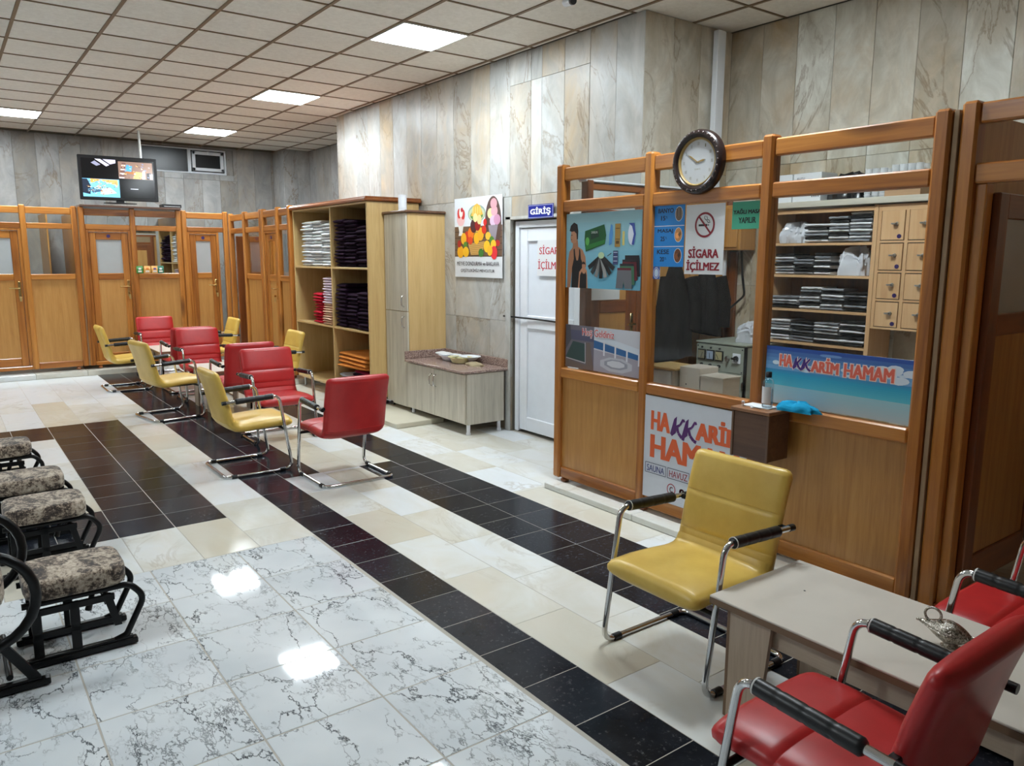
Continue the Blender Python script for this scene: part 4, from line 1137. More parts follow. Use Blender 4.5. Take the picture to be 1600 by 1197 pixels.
def crumple(seed, a, b, h, n=26, m=9, folds=5, boxy=0.0, jit=.05):
    r = random.Random(seed); ph = [r.uniform(0,6.28) for _ in range(8)]
    n = int(n*1.4); m += 3; rings = []
    for i in range(m):
        u = i/(m-1); th = u*math.pi/2
        ring = []
        for k in range(n):
            an = 2*math.pi*k/n; c, q = math.cos(an), math.sin(an)
            if boxy: c, q = math.copysign(abs(c)**(1-boxy*.6), c), math.copysign(abs(q)**(1-boxy*.6), q)
            w = 1+.10*math.sin(folds*an+ph[0]+2*u)+.06*math.sin((folds+3)*an+ph[1]-3*u)+r.uniform(-jit,jit)
            rr = max(.02, math.cos(th)**(.6-.35*boxy)) if i else 1.0
            zz = h*math.sin(th)**(1-.3*boxy)*(1+.16*math.sin(3*an+ph[2])+.08*math.sin((folds+2)*an+ph[3]+4*u)+r.uniform(-jit,jit)*.8)
            ring.append((a*rr*w*c, b*rr*w*q, max(0, zz)))
        rings.append(ring)
    return G().loft(rings)
tag(obj('cleaning_cloth', crumple(4,.05,.12,.045), M['t_blue'], None, (3.535,2.275,zt+.001), smooth=60), 'crumpled bright blue cloth beside the clear bottle', 'cloth')
tag(obj('paper_pellet', crumple(9,.012,.010,.009,10,5,3), M['paper'], None, (3.425,2.47,zt)), 'tiny white paper ball at the front of the wooden box', 'paper ball')
# ------------------------------------------------------------------ inside the kiosk
def coat(name, label, x0, x1, z0, z1, seed, hem):
    """a garment hanging from a hook on the boards at y = 4.10"""
    r = random.Random(seed); n = 36; rings = []; cxm = (x0+x1)/2; w = (x1-x0)/2
    for i in range(15):
        u = i/14; z = z1-(z1-z0)*u
        sh = min(1.0, .28+1.5*u) if u < .45 else 1.0+.06*(u-.45)
        ring = []
        for k in range(n):
            an = 2*math.pi*k/n
            f = 1+.10*u*math.sin(7*an+seed)+.07*u*math.sin(11*an+2*u+seed)
            zz = z + (hem*math.cos(an) if i == 14 else hem*math.cos(an)*u*u)
            ring.append((cxm+w*sh*f*math.cos(an), 4.01+.075*min(1,.4+u)*f*math.sin(an), zz))
        rings.append(ring)
    t = thing(name, label, 'coat', (0,0,0))
    obj('cloth_body', G().loft(rings), M['t_black'], t, smooth=60)
    for sgn in (-1,1):
        pts = [(cxm+sgn*w*.75,3.97,z1-.12),(cxm+sgn*w*.98,3.95,z1-.3),(cxm+sgn*w*.95,3.945,z1-.52)]
        obj('sleeve', G().tube(fillet(pts,.1,4), [.05,.052,.054,.055,.055,.053,.05,.045][:len(fillet(pts,.1,4))], 12), M['t_black'], t, smooth=60)
    obj('hook', G().tube(fillet([(cxm,4.10,z1+.02),(cxm,4.05,z1+.02),(cxm,4.04,z1+.06)],.01,3), .006, 8), M['brass'], t, smooth=40)
coat('coat', 'long black coat hanging in the kiosk left of the control box', 4.33, 4.70, .88, 1.62, 1, .02)
coat('jacket', 'shorter black jacket hanging behind the no smoking sign', 4.73, 5.04, 1.05, 1.62, 5, -.03)
tag(obj('meter_cupboard', G().box(5.08,3.86,1.71,5.28,4.095,2.06,.006), M['veneer_z']), 'small pine cupboard high in the kiosk corner under the green notice', 'cupboard')
obj('door', G().box(5.064,3.88,1.73,5.078,4.08,2.04,.006), M['veneer_z'], bpy.data.objects['meter_cupboard'])
tag(obj('corner_board', G().box(5.25,4.02,.8,5.285,4.085,1.70,.004), M['dark_z']), 'dark vertical board in the kiosk corner behind the white conduit', 'board')
t = thing('wall_socket', 'white socket at the end of a conduit in the kiosk corner', 'socket', (5.18, 4.085, 1.15))
obj('housing', G().box(-.035,-.045,0,.035,.0,.075,.008), M['white_pvc'], t)
obj('conduit', G().box(-.012,-.022,.075,.012,0,.56,.003), M['white_pvc'], t)
obj('socket_well', G().lathe([(.018,0),(.018,.003)],14).xf(Matrix.Translation((0,-.046,.037)) @ Matrix.Rotation(math.pi/2,4,'X')), M['black_plastic'], t)
tag(obj('black_cable', G().tube(fillet([(5.20,3.93,1.71),(5.21,3.92,1.52),(5.24,3.91,1.35),(5.20,4.02,1.24),(5.17,4.05,1.20)],.06,4), .009, 8), M['black_rubber'], smooth=50), 'black cable sagging from the small cupboard beside the conduit', 'cable')
tag(obj('vertical_duct', G().box(5.045,4.13,1.75,5.14,4.18,3.40,.004), M['white_pvc']), 'white cable duct running up the marble above the clock', 'duct')

t = thing('control_box', 'grey electrical control box with three gauges inside the kiosk', 'control box', (4.70, 3.93, 0), RZ_X)
obj('cabinet_body', G().box(0,.006,.05,.465,.45,1.0,.006), M['panel_grey'], t)
obj('lid', G().box(-.004,-.002,1.004,.469,.455,1.018,.003), M['panel_grey'], t)
obj('front_panel', G().box(.006,-.002,.80,.445,.01,.992,.002), M['panel_grey'], t)
obj('lower_door', G().box(.006,-.002,.08,.445,.01,.795,.002), M['panel_grey'], t)
obj('edge_seal', G().box(.448,-.003,.05,.468,.012,1.0), M['black_rubber'], t)
for k, c in enumerate([S(150,144,120), S(170,184,206), S(190,180,140)]):
    x = .025+.083*k
    f = obj('gauge', G().box(x,-.014,.878,x+.074,-.002,.956,.003), M['black_plastic'], t)
    obj('gauge_dial', G().box(x+.008,-.016,.886,x+.066,-.013,.948), plain('gauge_face', c, .25), f)
    obj('needle', G().box(x+.035,-.018,.893,x+.038,-.0155,.935).xf(Matrix.Translation((x+.0365,0,.893)) @ Matrix.Rotation(math.radians(18-24*k),4,'Y') @ Matrix.Translation((-x-.0365,0,-.893))), M['black_plastic'], f)
    obj('button', G().lathe([(.013,0),(.013,.012),(.009,.018)],12).xf(Matrix.Translation((x+.037,-.002,.838)) @ Matrix.Rotation(math.pi/2,4,'X')), M['black_plastic'], t, smooth=40)
    obj('pilot_lamp', G().lathe([(.008,0),(.008,.008),(.004,.012)],10).xf(Matrix.Translation((x+.037,-.002,.972)) @ Matrix.Rotation(math.pi/2,4,'X')), M['black_plastic'], t, smooth=40)
obj('key_switch', G().box(.285,-.02,.900,.325,-.002,.915,.003).box(.30,-.03,.885,.315,-.002,.925,.002), M['steel'], t)
f = obj('rotary_switch', G().box(.35,-.01,.875,.42,-.002,.95,.003), M['white_pvc'], t)
obj('switch_knob', G().lathe([(.022,0),(.020,.014),(.016,.016)],16).xf(Matrix.Translation((.385,-.01,.912)) @ Matrix.Rotation(math.pi/2,4,'X')).box(.355,-.036,.905,.40,-.022,.92,.003), M['black_plastic'], f)
for x in (.02,.432):
    for z in (.812,.98): obj('screw', G().lathe([(.006,0),(.005,.003)],8).xf(Matrix.Translation((x,-.002,z)) @ Matrix.Rotation(math.pi/2,4,'X')), M['black_plastic'], t)
obj('latch', G().box(.438,-.012,.69,.452,-.002,.74,.003), M['steel'], t)
tag(obj('plastic_bag', crumple(21,.12,.10,.13,30,10,7,.7,.08), M['film'], None, (4.93,3.58,1.02), smooth=25), 'crumpled milky plastic bag on top of the control box', 'bag')
t = thing('drawer_unit', 'white drawer box on the kiosk desk behind the pane', 'drawer box', (3.90, 3.715, .735), RZ_X)
obj('casing', G().box(0,.008,.0,.27,.26,.165,.003), M['laminate'], t)
obj('drawer_front', G().box(.004,-.004,.01,.25,.008,.158,.003), M['white_paint'], t)
obj('top_board', G().box(-.005,-.008,.166,.285,.27,.18,.002), M['beech_x'], t)
obj('desk_box', G().box(3.93,3.25,.735,4.12,3.42,.935,.003), M['laminate']); tag(bpy.data.objects['desk_box'], 'beige upright box beside the white drawer on the kiosk desk', 'box')
obj('screw_hole', G().tube([(3.93,3.36,.82),(3.9285,3.36,.82)], .005, 8), M['black_plastic'], bpy.data.objects['desk_box'])
tag(obj('low_box', G().box(3.93,3.06,.735,4.10,3.243,.885,.003), M['laminate']), 'low beige box in front of the control box on the desk', 'box')
obj('lid', G().box(3.925,3.055,.886,4.105,3.246,.896,.002), M['laminate'], bpy.data.objects['low_box'])

# wall shelf with packed garments (front at x = 5.0)
SX = 5.0
t = thing('wall_shelf', 'pine wall shelf with four boards of packed garments in the kiosk', 'shelf', (SX, 3.53, 0), RZ_X)
obj('side_panel', G().box(-.0,0.003,.95,.022,.28,2.0,.002), M['rosy_z'], t); obj('edge_strip', G().box(0,0,.95,.022,.003,2.0), M['white_paint'], t)
obj('side_panel', G().box(.785,0,.75,.815,.28,2.0,.002), M['rosy_z'], t)
for z in (1.755,1.53,1.285,1.045,.95): obj('shelf_board', G().box(.022,0,z-.018,.785,.28,z,.001), M['rosy_x'], t)
obj('back_board', G().box(.022,.272,.95,.785,.28,1.99), M['dark_z'], t)
obj('top_rail', G().box(.022,0,1.962,.785,.02,1.99,.001), M['rosy_x'], t)
tag(obj('top_board', G().box(SX-.03,2.30,2.003,5.29,3.56,2.045,.003), M['grey_oak_y']), 'long grey board lying across wall shelf and lockers', 'board')
t = thing('locker_block', 'beech locker block with numbered doors hung beside the wall shelf', 'lockers', (SX+.0, 2.712, 0), RZ_X)
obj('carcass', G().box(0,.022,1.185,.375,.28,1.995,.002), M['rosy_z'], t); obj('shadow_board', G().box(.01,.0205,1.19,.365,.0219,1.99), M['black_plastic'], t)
obj('frame', G().box(0,.0,1.185,.022,.022,1.995).box(.182,0,1.185,.204,.022,1.995).box(.36,0,1.185,.375,.022,1.995), M['rosy_z'], t)
zs = [1.20,1.385,1.572,1.765,1.975]
for k in range(4):
    if k == 3: obj('frame_rail', G().box(.022,0,1.955,.182,.022,1.995).box(.204,0,1.955,.36,.022,1.995), M['rosy_x'], t)
    obj('frame_rail', G().box(.022,0,zs[k]-.015,.182,.022,zs[k]-.002).box(.204,0,zs[k]-.015,.36,.022,zs[k]-.002), M['rosy_x'], t)
    for c in (0,1):
        x0, x1 = (.024,.180) if c == 0 else (.206,.358)
        d = obj('door', G().box(x0+.003,-.004,zs[k]+.003,x1-.003,.016,zs[k+1]-.021,.001), M['rosy_z'], t)
        zm = (zs[k]+zs[k+1])/2
        obj('key', G().lathe([(.013,0),(.011,.010)],10).xf(Matrix.Translation((x0+.105,-.004,zm)) @ Matrix.Rotation(math.pi/2,4,'X')).box(x0+.080,-.034,zm-.005,x0+.108,-.012,zm+.005,.001), M['steel'], d)
        obj('number_disc', G().tube([(x0+.125,-.003,zs[k]+.025),(x0+.125,-.007,zs[k]+.025)], .014, 12), M['purple'], d)

# unit meshes for packed garments: x across, y deep, z up, all 1 x 1 x 1
def packmesh(seed, m):
    r = random.Random(seed); n = 10; rings = []
    for y, s in ((-.5,.35),(-.44,.85),(-.2,1),(.2,1),(.5,.8)):
        ring = []
        for k in range(n): 
            x = -.5+k/(n-1); ring.append((x, y+r.uniform(-.02,.02), .5-.5*s*r.uniform(.75,1)))
        for k in range(n-1,-1,-1):
            x = -.5+k/(n-1); ring.append((x, y+r.uniform(-.02,.02), .5+.5*s*r.uniform(.75,1)))
        rings.append(ring)
    me = G().loft(rings).mesh('garment_pack', 50); me.materials.append(m); return me
PK = {k: [packmesh(31*i+7, M[k]) for i in range(3)] for k in ('p_black','p_grey','p_white')}
STK = [  # shelf z, right edge offset range (local x from the shelf's left), depth, packs, colours, words
 (1.757,.27,.455,6,'wkgwkwg','second stack on the top board'),(1.757,.46,.61,8,'gwkwgwkgw','third stack on the top board, pale edged'),(1.757,.615,.77,9,'gwgwgwgkwk','tallest stack on the top board, leaning up'),
 (1.532,.045,.20,7,'wgwkgwk','left stack on the second board'),(1.532,.205,.36,6,'gkkggk','second stack on the second board'),(1.532,.365,.49,7,'wkwkwgk','striped stack beside the white bag on the second board'),
 (1.287,.02,.26,4,'kgwg','low wide stack at the left of the third board'),(1.287,.265,.43,7,'wkgwkgwk','second stack on the third board'),(1.287,.435,.605,7,'gwkgwkgw','third stack on the third board'),(1.287,.61,.775,6,'kgkkgk','darkest stack at the right of the third board'),
 (1.047,.03,.20,7,'wwkwwgwk','whitest stack at the left of the lowest board'),(1.047,.205,.39,7,'ggkgkgk','dull grey stack second on the lowest board'),(1.047,.395,.585,7,'kwkwgwgw','third stack on the lowest board'),(1.047,.59,.775,8,'kwkkwkwk','black and white stack at the right of the lowest board')]
for z, a, b, n, cs, words in STK:
    zz = z
    for k in range(n):
        h = RND.uniform(.0215,.0265)
        m = {'k':'p_black','g':'p_grey','w':'p_white'}[cs[k % len(cs)]]
        o = obj('garment_pack', RND.choice(PK[m]), None, None, (SX+.115+RND.uniform(-.006,.006), 3.53-(a+b)/2+RND.uniform(-.004,.004), zz))
        o.scale = ((b-a)*.97, .2, h)
        o.rotation_euler = (RND.uniform(-.02,.02), RND.uniform(-.02,.02), RZ_X+RND.uniform(-.05,.05))
        zz += h*.93
        tag(o, 'flat film packed garment, '+words, 'garment pack', words)
tag(obj('film_bag', crumple(41,.11,.115,.13,30,9,7,.6,.07), M['film'], None, (SX+.13,3.37,1.757), smooth=25), 'crumpled grey film bag at the left end of the top shelf board', 'bag')
tag(obj('film_bag', crumple(43,.11,.105,.16,30,9,7,.9,.07), M['film'], None, (SX+.13,2.895,1.532), smooth=25), 'puffy white film bag at the right of the second shelf board', 'bag')
# on top of the board
zt2 = 2.046
def carton(y0, y1, label, text):
    t = thing('carton', label, 'carton', (SX+.02, y0, zt2), RZ_X)
    w = y0-y1
    obj('carton_body', G().box(0,.0,.0,w,.2,.195,.002), M['paper'], t)
    obj('flap', G().box(.002,.002,.196,w-.002,.1,.199).box(.002,.102,.196,w-.002,.198,.200), M['paper'], t)
    if text:
        p = Print(); p.text('KUTU', .03,.155,.09,.17,S(90,96,110),.02)
        for k in range(4): p.rect(w-.07+.016*k,.03,w-.06+.016*k,.042,S(90,96,104))
        p.build('carton_print', t, M['print'], .0005, .0005)
carton(3.51,3.385,'small white carton at the left end above the wall shelf',False); carton(3.375,3.155,'white carton with grey print above the wall shelf',True)
tag(obj('dark_bag', crumple(51,.12,.14,.15,30,9,8,.5,.08), M['p_black'], None, (SX+.14,2.99,zt2), smooth=25), 'shiny black plastic bag between white carton and clear cups', 'bag')
def cups(ybase, n, label, rows, tray):
    i = 0
    for a in range(n):
        for b in range(rows):
            x, y = SX+.06+.075*b, ybase-.052*a
            t = thing('cup_stack', label, 'cup stack', (x, y, zt2+(.012 if tray else 0)), 0, label)
            g = G(); h = .19
            prof = [(.018,0)]
            for k in range(10): prof += [(.0195+.0003*k, .012+.017*k),(.0225,.016+.017*k)]
            prof += [(.024,h),(.022,h)]
            obj('cups', G().lathe(prof, 10), M['cup'], t, smooth=40)
cups(2.835, 3, 'stack of clear plastic cups above the left edge of the lockers', 2, False)
cups(2.655, 4, 'stack of clear plastic cups in the cardboard tray above the lockers', 2, True)
g = G().box(SX+.01,2.46,zt2,SX+.19,2.69,zt2+.010).box(SX+.01,2.46,zt2+.010,SX+.014,2.69,zt2+.05).box(SX+.186,2.46,zt2+.010,SX+.19,2.69,zt2+.05).box(SX+.014,2.46,zt2+.010,SX+.186,2.464,zt2+.05).box(SX+.014,2.686,zt2+.010,SX+.186,2.69,zt2+.05)
tag(obj('cardboard_tray', g, plain('cardboard', S(176,140,104), .7)), 'cardboard tray holding clear cups above the lockers', 'tray')

# ------------------------------------------------------------------ open shelf unit with towels
UX, UY = 3.66, 9.60
t = thing('towel_shelf', 'tall open beech shelf unit with stacked towels against the marble wall', 'shelf', (UX, UY, 0), RZ_X)
Wd = 2.11; D = .62
obj('side_panel', G().box(0,0,.13,.025,D,2.225,.002), M['beech_z'], t); obj('side_panel', G().box(Wd-.03,0,.13,Wd,D,2.225,.002), M['beech_z'], t)
obj('divider', G().box(1.14,0,.155,1.165,D-.01,2.205,.002), M['beech_z'], t)
for z in (1.535,.85):
    for a, b in ((.025,1.14),(1.165,Wd-.03)): obj('shelf_board', G().box(a,.003,z-.022,b,D-.01,z,.002), M['beech_x'], t)
obj('bottom_board', G().box(.025,0,.13,Wd-.03,D,.155,.002), M['beech_x'], t); obj('top_board', G().box(.025,0,2.205,Wd-.03,D,2.225,.002), M['beech_x'], t)
obj('cornice', G().box(-.02,-.04,2.227,Wd+.035,D+.02,2.262,.010).box(-.02,-.025,2.262,Wd+.02,D+.02,2.275,.004), M['dark_x'], t)
obj('back_board', G().box(.02,D-.008,.14,Wd-.02,D,2.215), plain('dark_hardboard', S(96,68,44), .6), t)  # back board darker brown than the beech boards
for x in (.08,1.15,Wd-.1):
    for y in (.06,D-.08): obj('leg', G().lathe([(.018,0),(.018,.01),(.012,.012),(.014,.13)], 10, (x,y,0)), M['steel'], t)
def towelmesh(seed, m):
    """folded towel, rounded fold to the front, unit size"""
    r = random.Random(seed); n = 14; prof = []
    for k in range(9):
        a = math.pi/2-math.pi*k/8; prof.append((-.5+.10*(1-math.cos(a))*1.6, .5+.5*math.sin(a)))
    rings = []
    for i in range(9):
        x = -.5+i/8; e = 1 if 0 < i < 8 else .72
        w = r.uniform(-.12,.12)
        ring = [(x, p[0]+r.uniform(-.015,.015), .5+(p[1]-.5)*e+w*.5) for p in prof]
        ring += [(x, .5, .5-.42*e+w*.5), (x, .5, .5+.42*e+w*.5)]
        rings.append(ring)
    me = G().loft(rings).mesh('folded_towel', 60); me.materials.append(m); return me
def stack(x0, x1, z, n, h, mats, label, depth=.42, yo=.02, top=1.0, name='folded_towel'):
    """stack on the unit: local x range, shelf height"""
    for m in mats:
        if m not in TW: TW[m] = [towelmesh(17*i+len(m), M[m]) for i in range(3)]
    zz = z; h *= RND.uniform(.95,1.06)
    for k in range(n):
        m = mats[min(len(mats)-1, k*len(mats)//n)]
        hh = h*RND.uniform(.9,1.1); w = (x1-x0)*RND.uniform(.86,.94)
        lx = (x0+x1)/2+RND.uniform(-.006,.006); ly = yo+depth/2+RND.uniform(-.016,.02)
        o = obj(name, RND.choice(TW[m]), None, None, (UX+ly, UY-lx, zz))
        o.scale = (w, depth, hh*1.06); o.rotation_euler = (0, RND.uniform(-.015,.015), RZ_X+RND.uniform(-.03,.03))
        zz += hh
        tag(o, label, 'towel', label)
TW = {}
wl = 'white folded towel in the %s white stack on the upper left shelf'
stack(.22,.55,1.537,14,.038,['t_white'],wl%'left'); stack(.56,.84,1.537,14,.037,['t_white'],wl%'middle'); stack(.85,1.12,1.537,14,.036,['t_white'],wl%'right')
pl = 'aubergine folded towel in the %s stack on the upper right shelf'
stack(1.20,1.47,1.537,13,.041,['t_purple'],pl%'left'); stack(1.48,1.77,1.537,13,.040,['t_purple'],pl%'middle'); stack(1.78,2.06,1.537,10,.041,['t_purple'],pl%'lowest, right')
pl = 'aubergine folded towel in the %s stack on the middle right shelf'
stack(1.19,1.47,.852,11,.043,['t_purple'],pl%'tallest, left'); stack(1.48,1.77,.852,9,.043,['t_purple'],pl%'middle'); stack(1.78,2.06,.852,10,.043,['t_purple'],pl%'right')
stack(.53,.80,.852,10,.036,['t_red'],'red folded cloth in the red stack on the middle left shelf')
stack(.82,1.10,.852,9,.027,['t_peach'],'peach folded cloth low in the pale stack on the middle left shelf')
for k in range(10):
    o = obj('folded_towel', RND.choice(TW.setdefault('t_pink', [towelmesh(91+i, M['t_pink']) for i in range(3)])), None, None, (UX+.23, UY-.96+RND.uniform(-.008,.008), .852+9*.0272+k*.031))
    o.scale = (.26,.42,.034); o.rotation_euler = (0,0,RZ_X+RND.uniform(-.03,.03))
    tag(o, 'pale pink folded cloth high in the pale stack on the middle left shelf', 'towel', 'pale pink folded cloths')
# loose pile at the bottom right
zz = .157
for k, (m, a, b, h, lb) in enumerate([('t_wine',1.45,2.05,.04,'wine red cloth at the bottom of the mixed pile'),('t_orange',1.22,1.46,.05,'small orange cloth under the grey cloths in the mixed pile'),('t_grey',1.20,1.62,.05,'grey cloth in the mixed pile on the bottom shelf'),
    ('t_pink',1.48,2.03,.045,'pale pink cloth in the mixed pile on the bottom shelf'),('t_lilac',1.40,1.95,.05,'lilac cloth in the middle of the mixed pile'),('t_purple',1.55,2.06,.05,'dark aubergine cloth at the right of the mixed pile'),('t_grey',1.20,1.55,.045,'light grey cloth below the orange ones in the mixed pile'),
    ('t_wine',1.62,2.05,.035,'wine red cloth high at the right of the mixed pile')]):
    if m not in TW: TW[m] = [towelmesh(17*i+len(m), M[m]) for i in range(3)]
    lev = [0,0,.05,.04,.09,.14,.10,.19][k]
    o = obj('folded_towel', TW[m][k % 3], None, None, (UX+.26, UY-(a+b)/2, .157+lev)); o.scale = (b-a,.44,h*1.1); o.rotation_euler = (RND.uniform(-.012,.012),RND.uniform(-.012,.012),RZ_X+RND.uniform(-.035,.035))
    tag(o, lb, 'towel')
stack(1.20,1.95,.157+.235,4,.040,['t_orange'],'orange folded cloth on top of the mixed pile on the bottom shelf', .46)

# ------------------------------------------------------------------ tall cabinet, low cabinet, slab, roll
def bow(x, z0, z1, y=-.006):
    return G().tube(fillet([(x,y,z0),(x,y-.03,z0+.012),(x,y-.034,(z0+z1)/2),(x,y-.03,z1-.012),(x,y,z1)],.02,4), .0065, 8)
t = thing('tall_cabinet', 'tall narrow grey oak cabinet with two doors beside the shelf unit', 'cabinet', (3.845, 7.475, 0), RZ_X)
w = .475
obj('carcass', G().box(0,.02,.09,w,.462,2.09,.002), M['beech_z'], t)
obj('cornice', G().box(-.012,-.02,2.092,w+.03,.462,2.118,.008), M['walnut_x'], t)
for z0, z1, hz in ((1.095,2.088,1.20),(.092,1.088,.985)):
    d = obj('door', G().box(.003,0,z0,w-.002,.018,z1,.002), M['grey_oak_z'], t)
    obj('handle', bow(w-.05, hz-.06, hz+.06), M['chrome'], d, smooth=50)
for x in (.04,w-.04):
    for y in (.06,.42): obj('leg', G().lathe([(.02,0),(.02,.012),(.013,.014),(.013,.09)],10,(x,y,0)), M['black_plastic'], t)
tag(obj('white_tube', G().lathe([(.043,2.119),(.044,2.12),(.044,2.285),(.038,2.286),(.038,2.27)], 20, (3.955,7.26,0)), M['white_pvc'], smooth=40), 'white tube standing on top of the tall cabinet', 'tube')
t = thing('low_cabinet', 'low grey oak cabinet with pink granite top against the marble wall', 'cabinet', (3.82, 6.975, 0), RZ_X)
w = 1.10
obj('carcass', G().box(0,.02,.10,w,.44,.578,.002), M['grey_oak_z'], t)
for k, (a, b) in enumerate(((.006,.543),(.548,w-.018))):
    d = obj('door', G().box(a,0,.108,b,.018,.572,.002), M['grey_oak_z'], t)
    x = b-.035 if k == 0 else a+.035
    obj('handle', bow(x, .40, .52), M['chrome'], d, smooth=50)
obj('worktop', G().box(-.012,-.03,.585,w+.022,.482,.611,.006), M['granite'], t)
obj('splashback', G().box(-.012,.462,.612,w+.022,.482,.69,.003).box(-.012,-.025,.612,.006,.462,.69,.003), M['granite'], t)
for x in (.035,w-.03):
    for y in (.05,.40): obj('leg', G().lathe([(.022,0),(.024,.004),(.022,.02),(.018,.022),(.018,.10)],12,(x,y,0)), M['white_pvc'], t, smooth=40)
def dish(x, y, r0, r1, h, m, label, dz=0):
    t = thing('serving_dish', label, 'dish', (x, y, .611+dz), 0)
    obj('bowl', G().lathe([(r0*.8,0),(r0,.004),(r1,h),(r1+.012,h+.003),(r1+.012,h+.006),(r1-.004,h+.004),(r0*.9,.008),(.001,.006)], 28, (0,0,0), 1.0, 1.25), m, t, smooth=40)
    return t
cream_e = plain('cream_enamel', S(216,208,160), .3)
dish(4.13, 6.63, .07, .10, .05, M['white_pvc'], 'white enamel dish at the back of the granite top')
dish(4.10, 6.40, .075, .10, .055, cream_e, 'cream dish in front of the white one on the granite top')
dish(4.17, 6.33, .06, .09, .03, M['white_pvc'], 'shallow white dish leaning beside the cream dish', .035)
tag(obj('folded_sheet', crumple(61,.07,.13,.02,20,5,3), M['paper'], None, (4.12,6.74,.665), smooth=50), 'white sheet lying over the white dish', 'sheet')
tag(obj('cleaning_rag', crumple(62,.07,.12,.028,24,6,4), plain('khaki_rag', S(160,146,116), .9), None, (4.12,6.17,.611), smooth=50), 'small khaki rag on the granite top beside the dishes', 'rag')
tag(obj('marble_slab', G().box(3.44,6.52,.0,3.98,7.50,.050,.006), M['slab']), 'loose marble slab lying on the floor before the low cabinet', 'slab')
# ceiling camera
t = thing('ceiling_camera', 'small black camera under the ceiling before the kiosk, cut by the photo edge', 'camera', (3.64, 4.27, ZC-.006))
obj('mount', G().lathe([(.035,-.01),(.035,0.0)],16), M['white_pvc'], t)
obj('camera_body', G().tube([(.0,.04,-.045),(-.02,-.05,-.06)], .027, 16), M['white_pvc'], t, smooth=40)
obj('camera_lens', G().tube([(-.02,-.05,-.06),(-.024,-.07,-.063)], .026, 16), M['black_plastic'], t, smooth=40)
obj('bracket', G().tube([(0,0,-.008),(0,.01,-.035)], .009, 8), M['white_pvc'], t)
# ------------------------------------------------------------------ upholstered cantilever chairs
def pad(stations, n=20, ex=4.5):
    """stations: (x, z, nx, nz, half width, front half thickness, rear half thickness) -> padded slab across y"""
    rings = []
    for (x, z, nx, nz, w, tf, tb) in stations:
        ring = []
        for k in range(n):
            a = 2*math.pi*(k+.5)/n; c, s = math.cos(a), math.sin(a)
            u = math.copysign(abs(c)**(2/ex), c)*w; v = math.copysign(abs(s)**(2/2.6), s)
            v *= tf if v > 0 else tb
            ring.append((x+nx*v, u, z+nz*v))
        rings.append(ring)
    return G().loft(rings)
def interp(path, m):
    P = [Vector((p[0], 0, p[1])) for p in path]
    d = [0]
    for a, b in zip(P[:-1], P[1:]): d.append(d[-1]+(b-a).length)
    out = []
    for i in range(m+1):
        t = d[-1]*i/m; k = 0
        while k < len(d)-2 and d[k+1] < t: k += 1
        f = (t-d[k])/(d[k+1]-d[k]); out.append(P[k].lerp(P[k+1], f))
    return out
def padded(path, w, tf, tb, grooves, ends, up):
    P = [Vector((p[0], 0, p[1])) for p in path]
    L = sum((b-a).length for a, b in zip(P[:-1], P[1:]))
    ts = set([0, .012, .035, .075, 1, .988, .965, .925] + [k/14 for k in range(15)])
    for g in grooves: ts |= {g-.012, g-.004, g, g+.004, g+.012}
    ts = sorted(ts); st = []
    d = [0]
    for a, b in zip(P[:-1], P[1:]): d.append(d[-1]+(b-a).length)
    for t in ts:
        s = t*L; k = 0
        while k < len(d)-2 and d[k+1] < s: k += 1
        f = (s-d[k])/(d[k+1]-d[k]); q = P[k].lerp(P[k+1], f)
        # smooth tangent
        def at(x):
            x = max(0, min(L, x)); j = 0
            while j < len(d)-2 and d[j+1] < x: j += 1
            return P[j].lerp(P[j+1], (x-d[j])/(d[j+1]-d[j]))
        tg = (at(s+.03)-at(s-.03)).normalized()
        nx, nz = (-tg.z, tg.x) if up else (tg.z, -tg.x)
        e = min(t, 1-t) if ends == 'both' else (1-t if ends == 'end' else t)
        ke = 1.0; kw = 1.0
        if e < .075:
            r = 1-e/.075; ke = math.sqrt(max(.05, 1-r*r)); kw = 1-.14*(1-math.sqrt(max(0,1-r*r)))
        kg = 1.0
        for g in grooves:
            if abs(t-g) < .005: kg = .84
            elif abs(t-g) < .013: kg = .97
        st.append((q.x, q.z, nx, nz, w*kw, tf*ke*kg, tb*ke))
    return pad(st)
SEAT = [(.285,.368),(.24,.374),(.14,.378),(.02,.372),(-.07,.365),(-.13,.366),(-.165,.385),(-.185,.42)]
BACK = [(-.180,.395),(-.195,.46),(-.212,.54),(-.235,.64),(-.262,.73),(-.285,.80)]
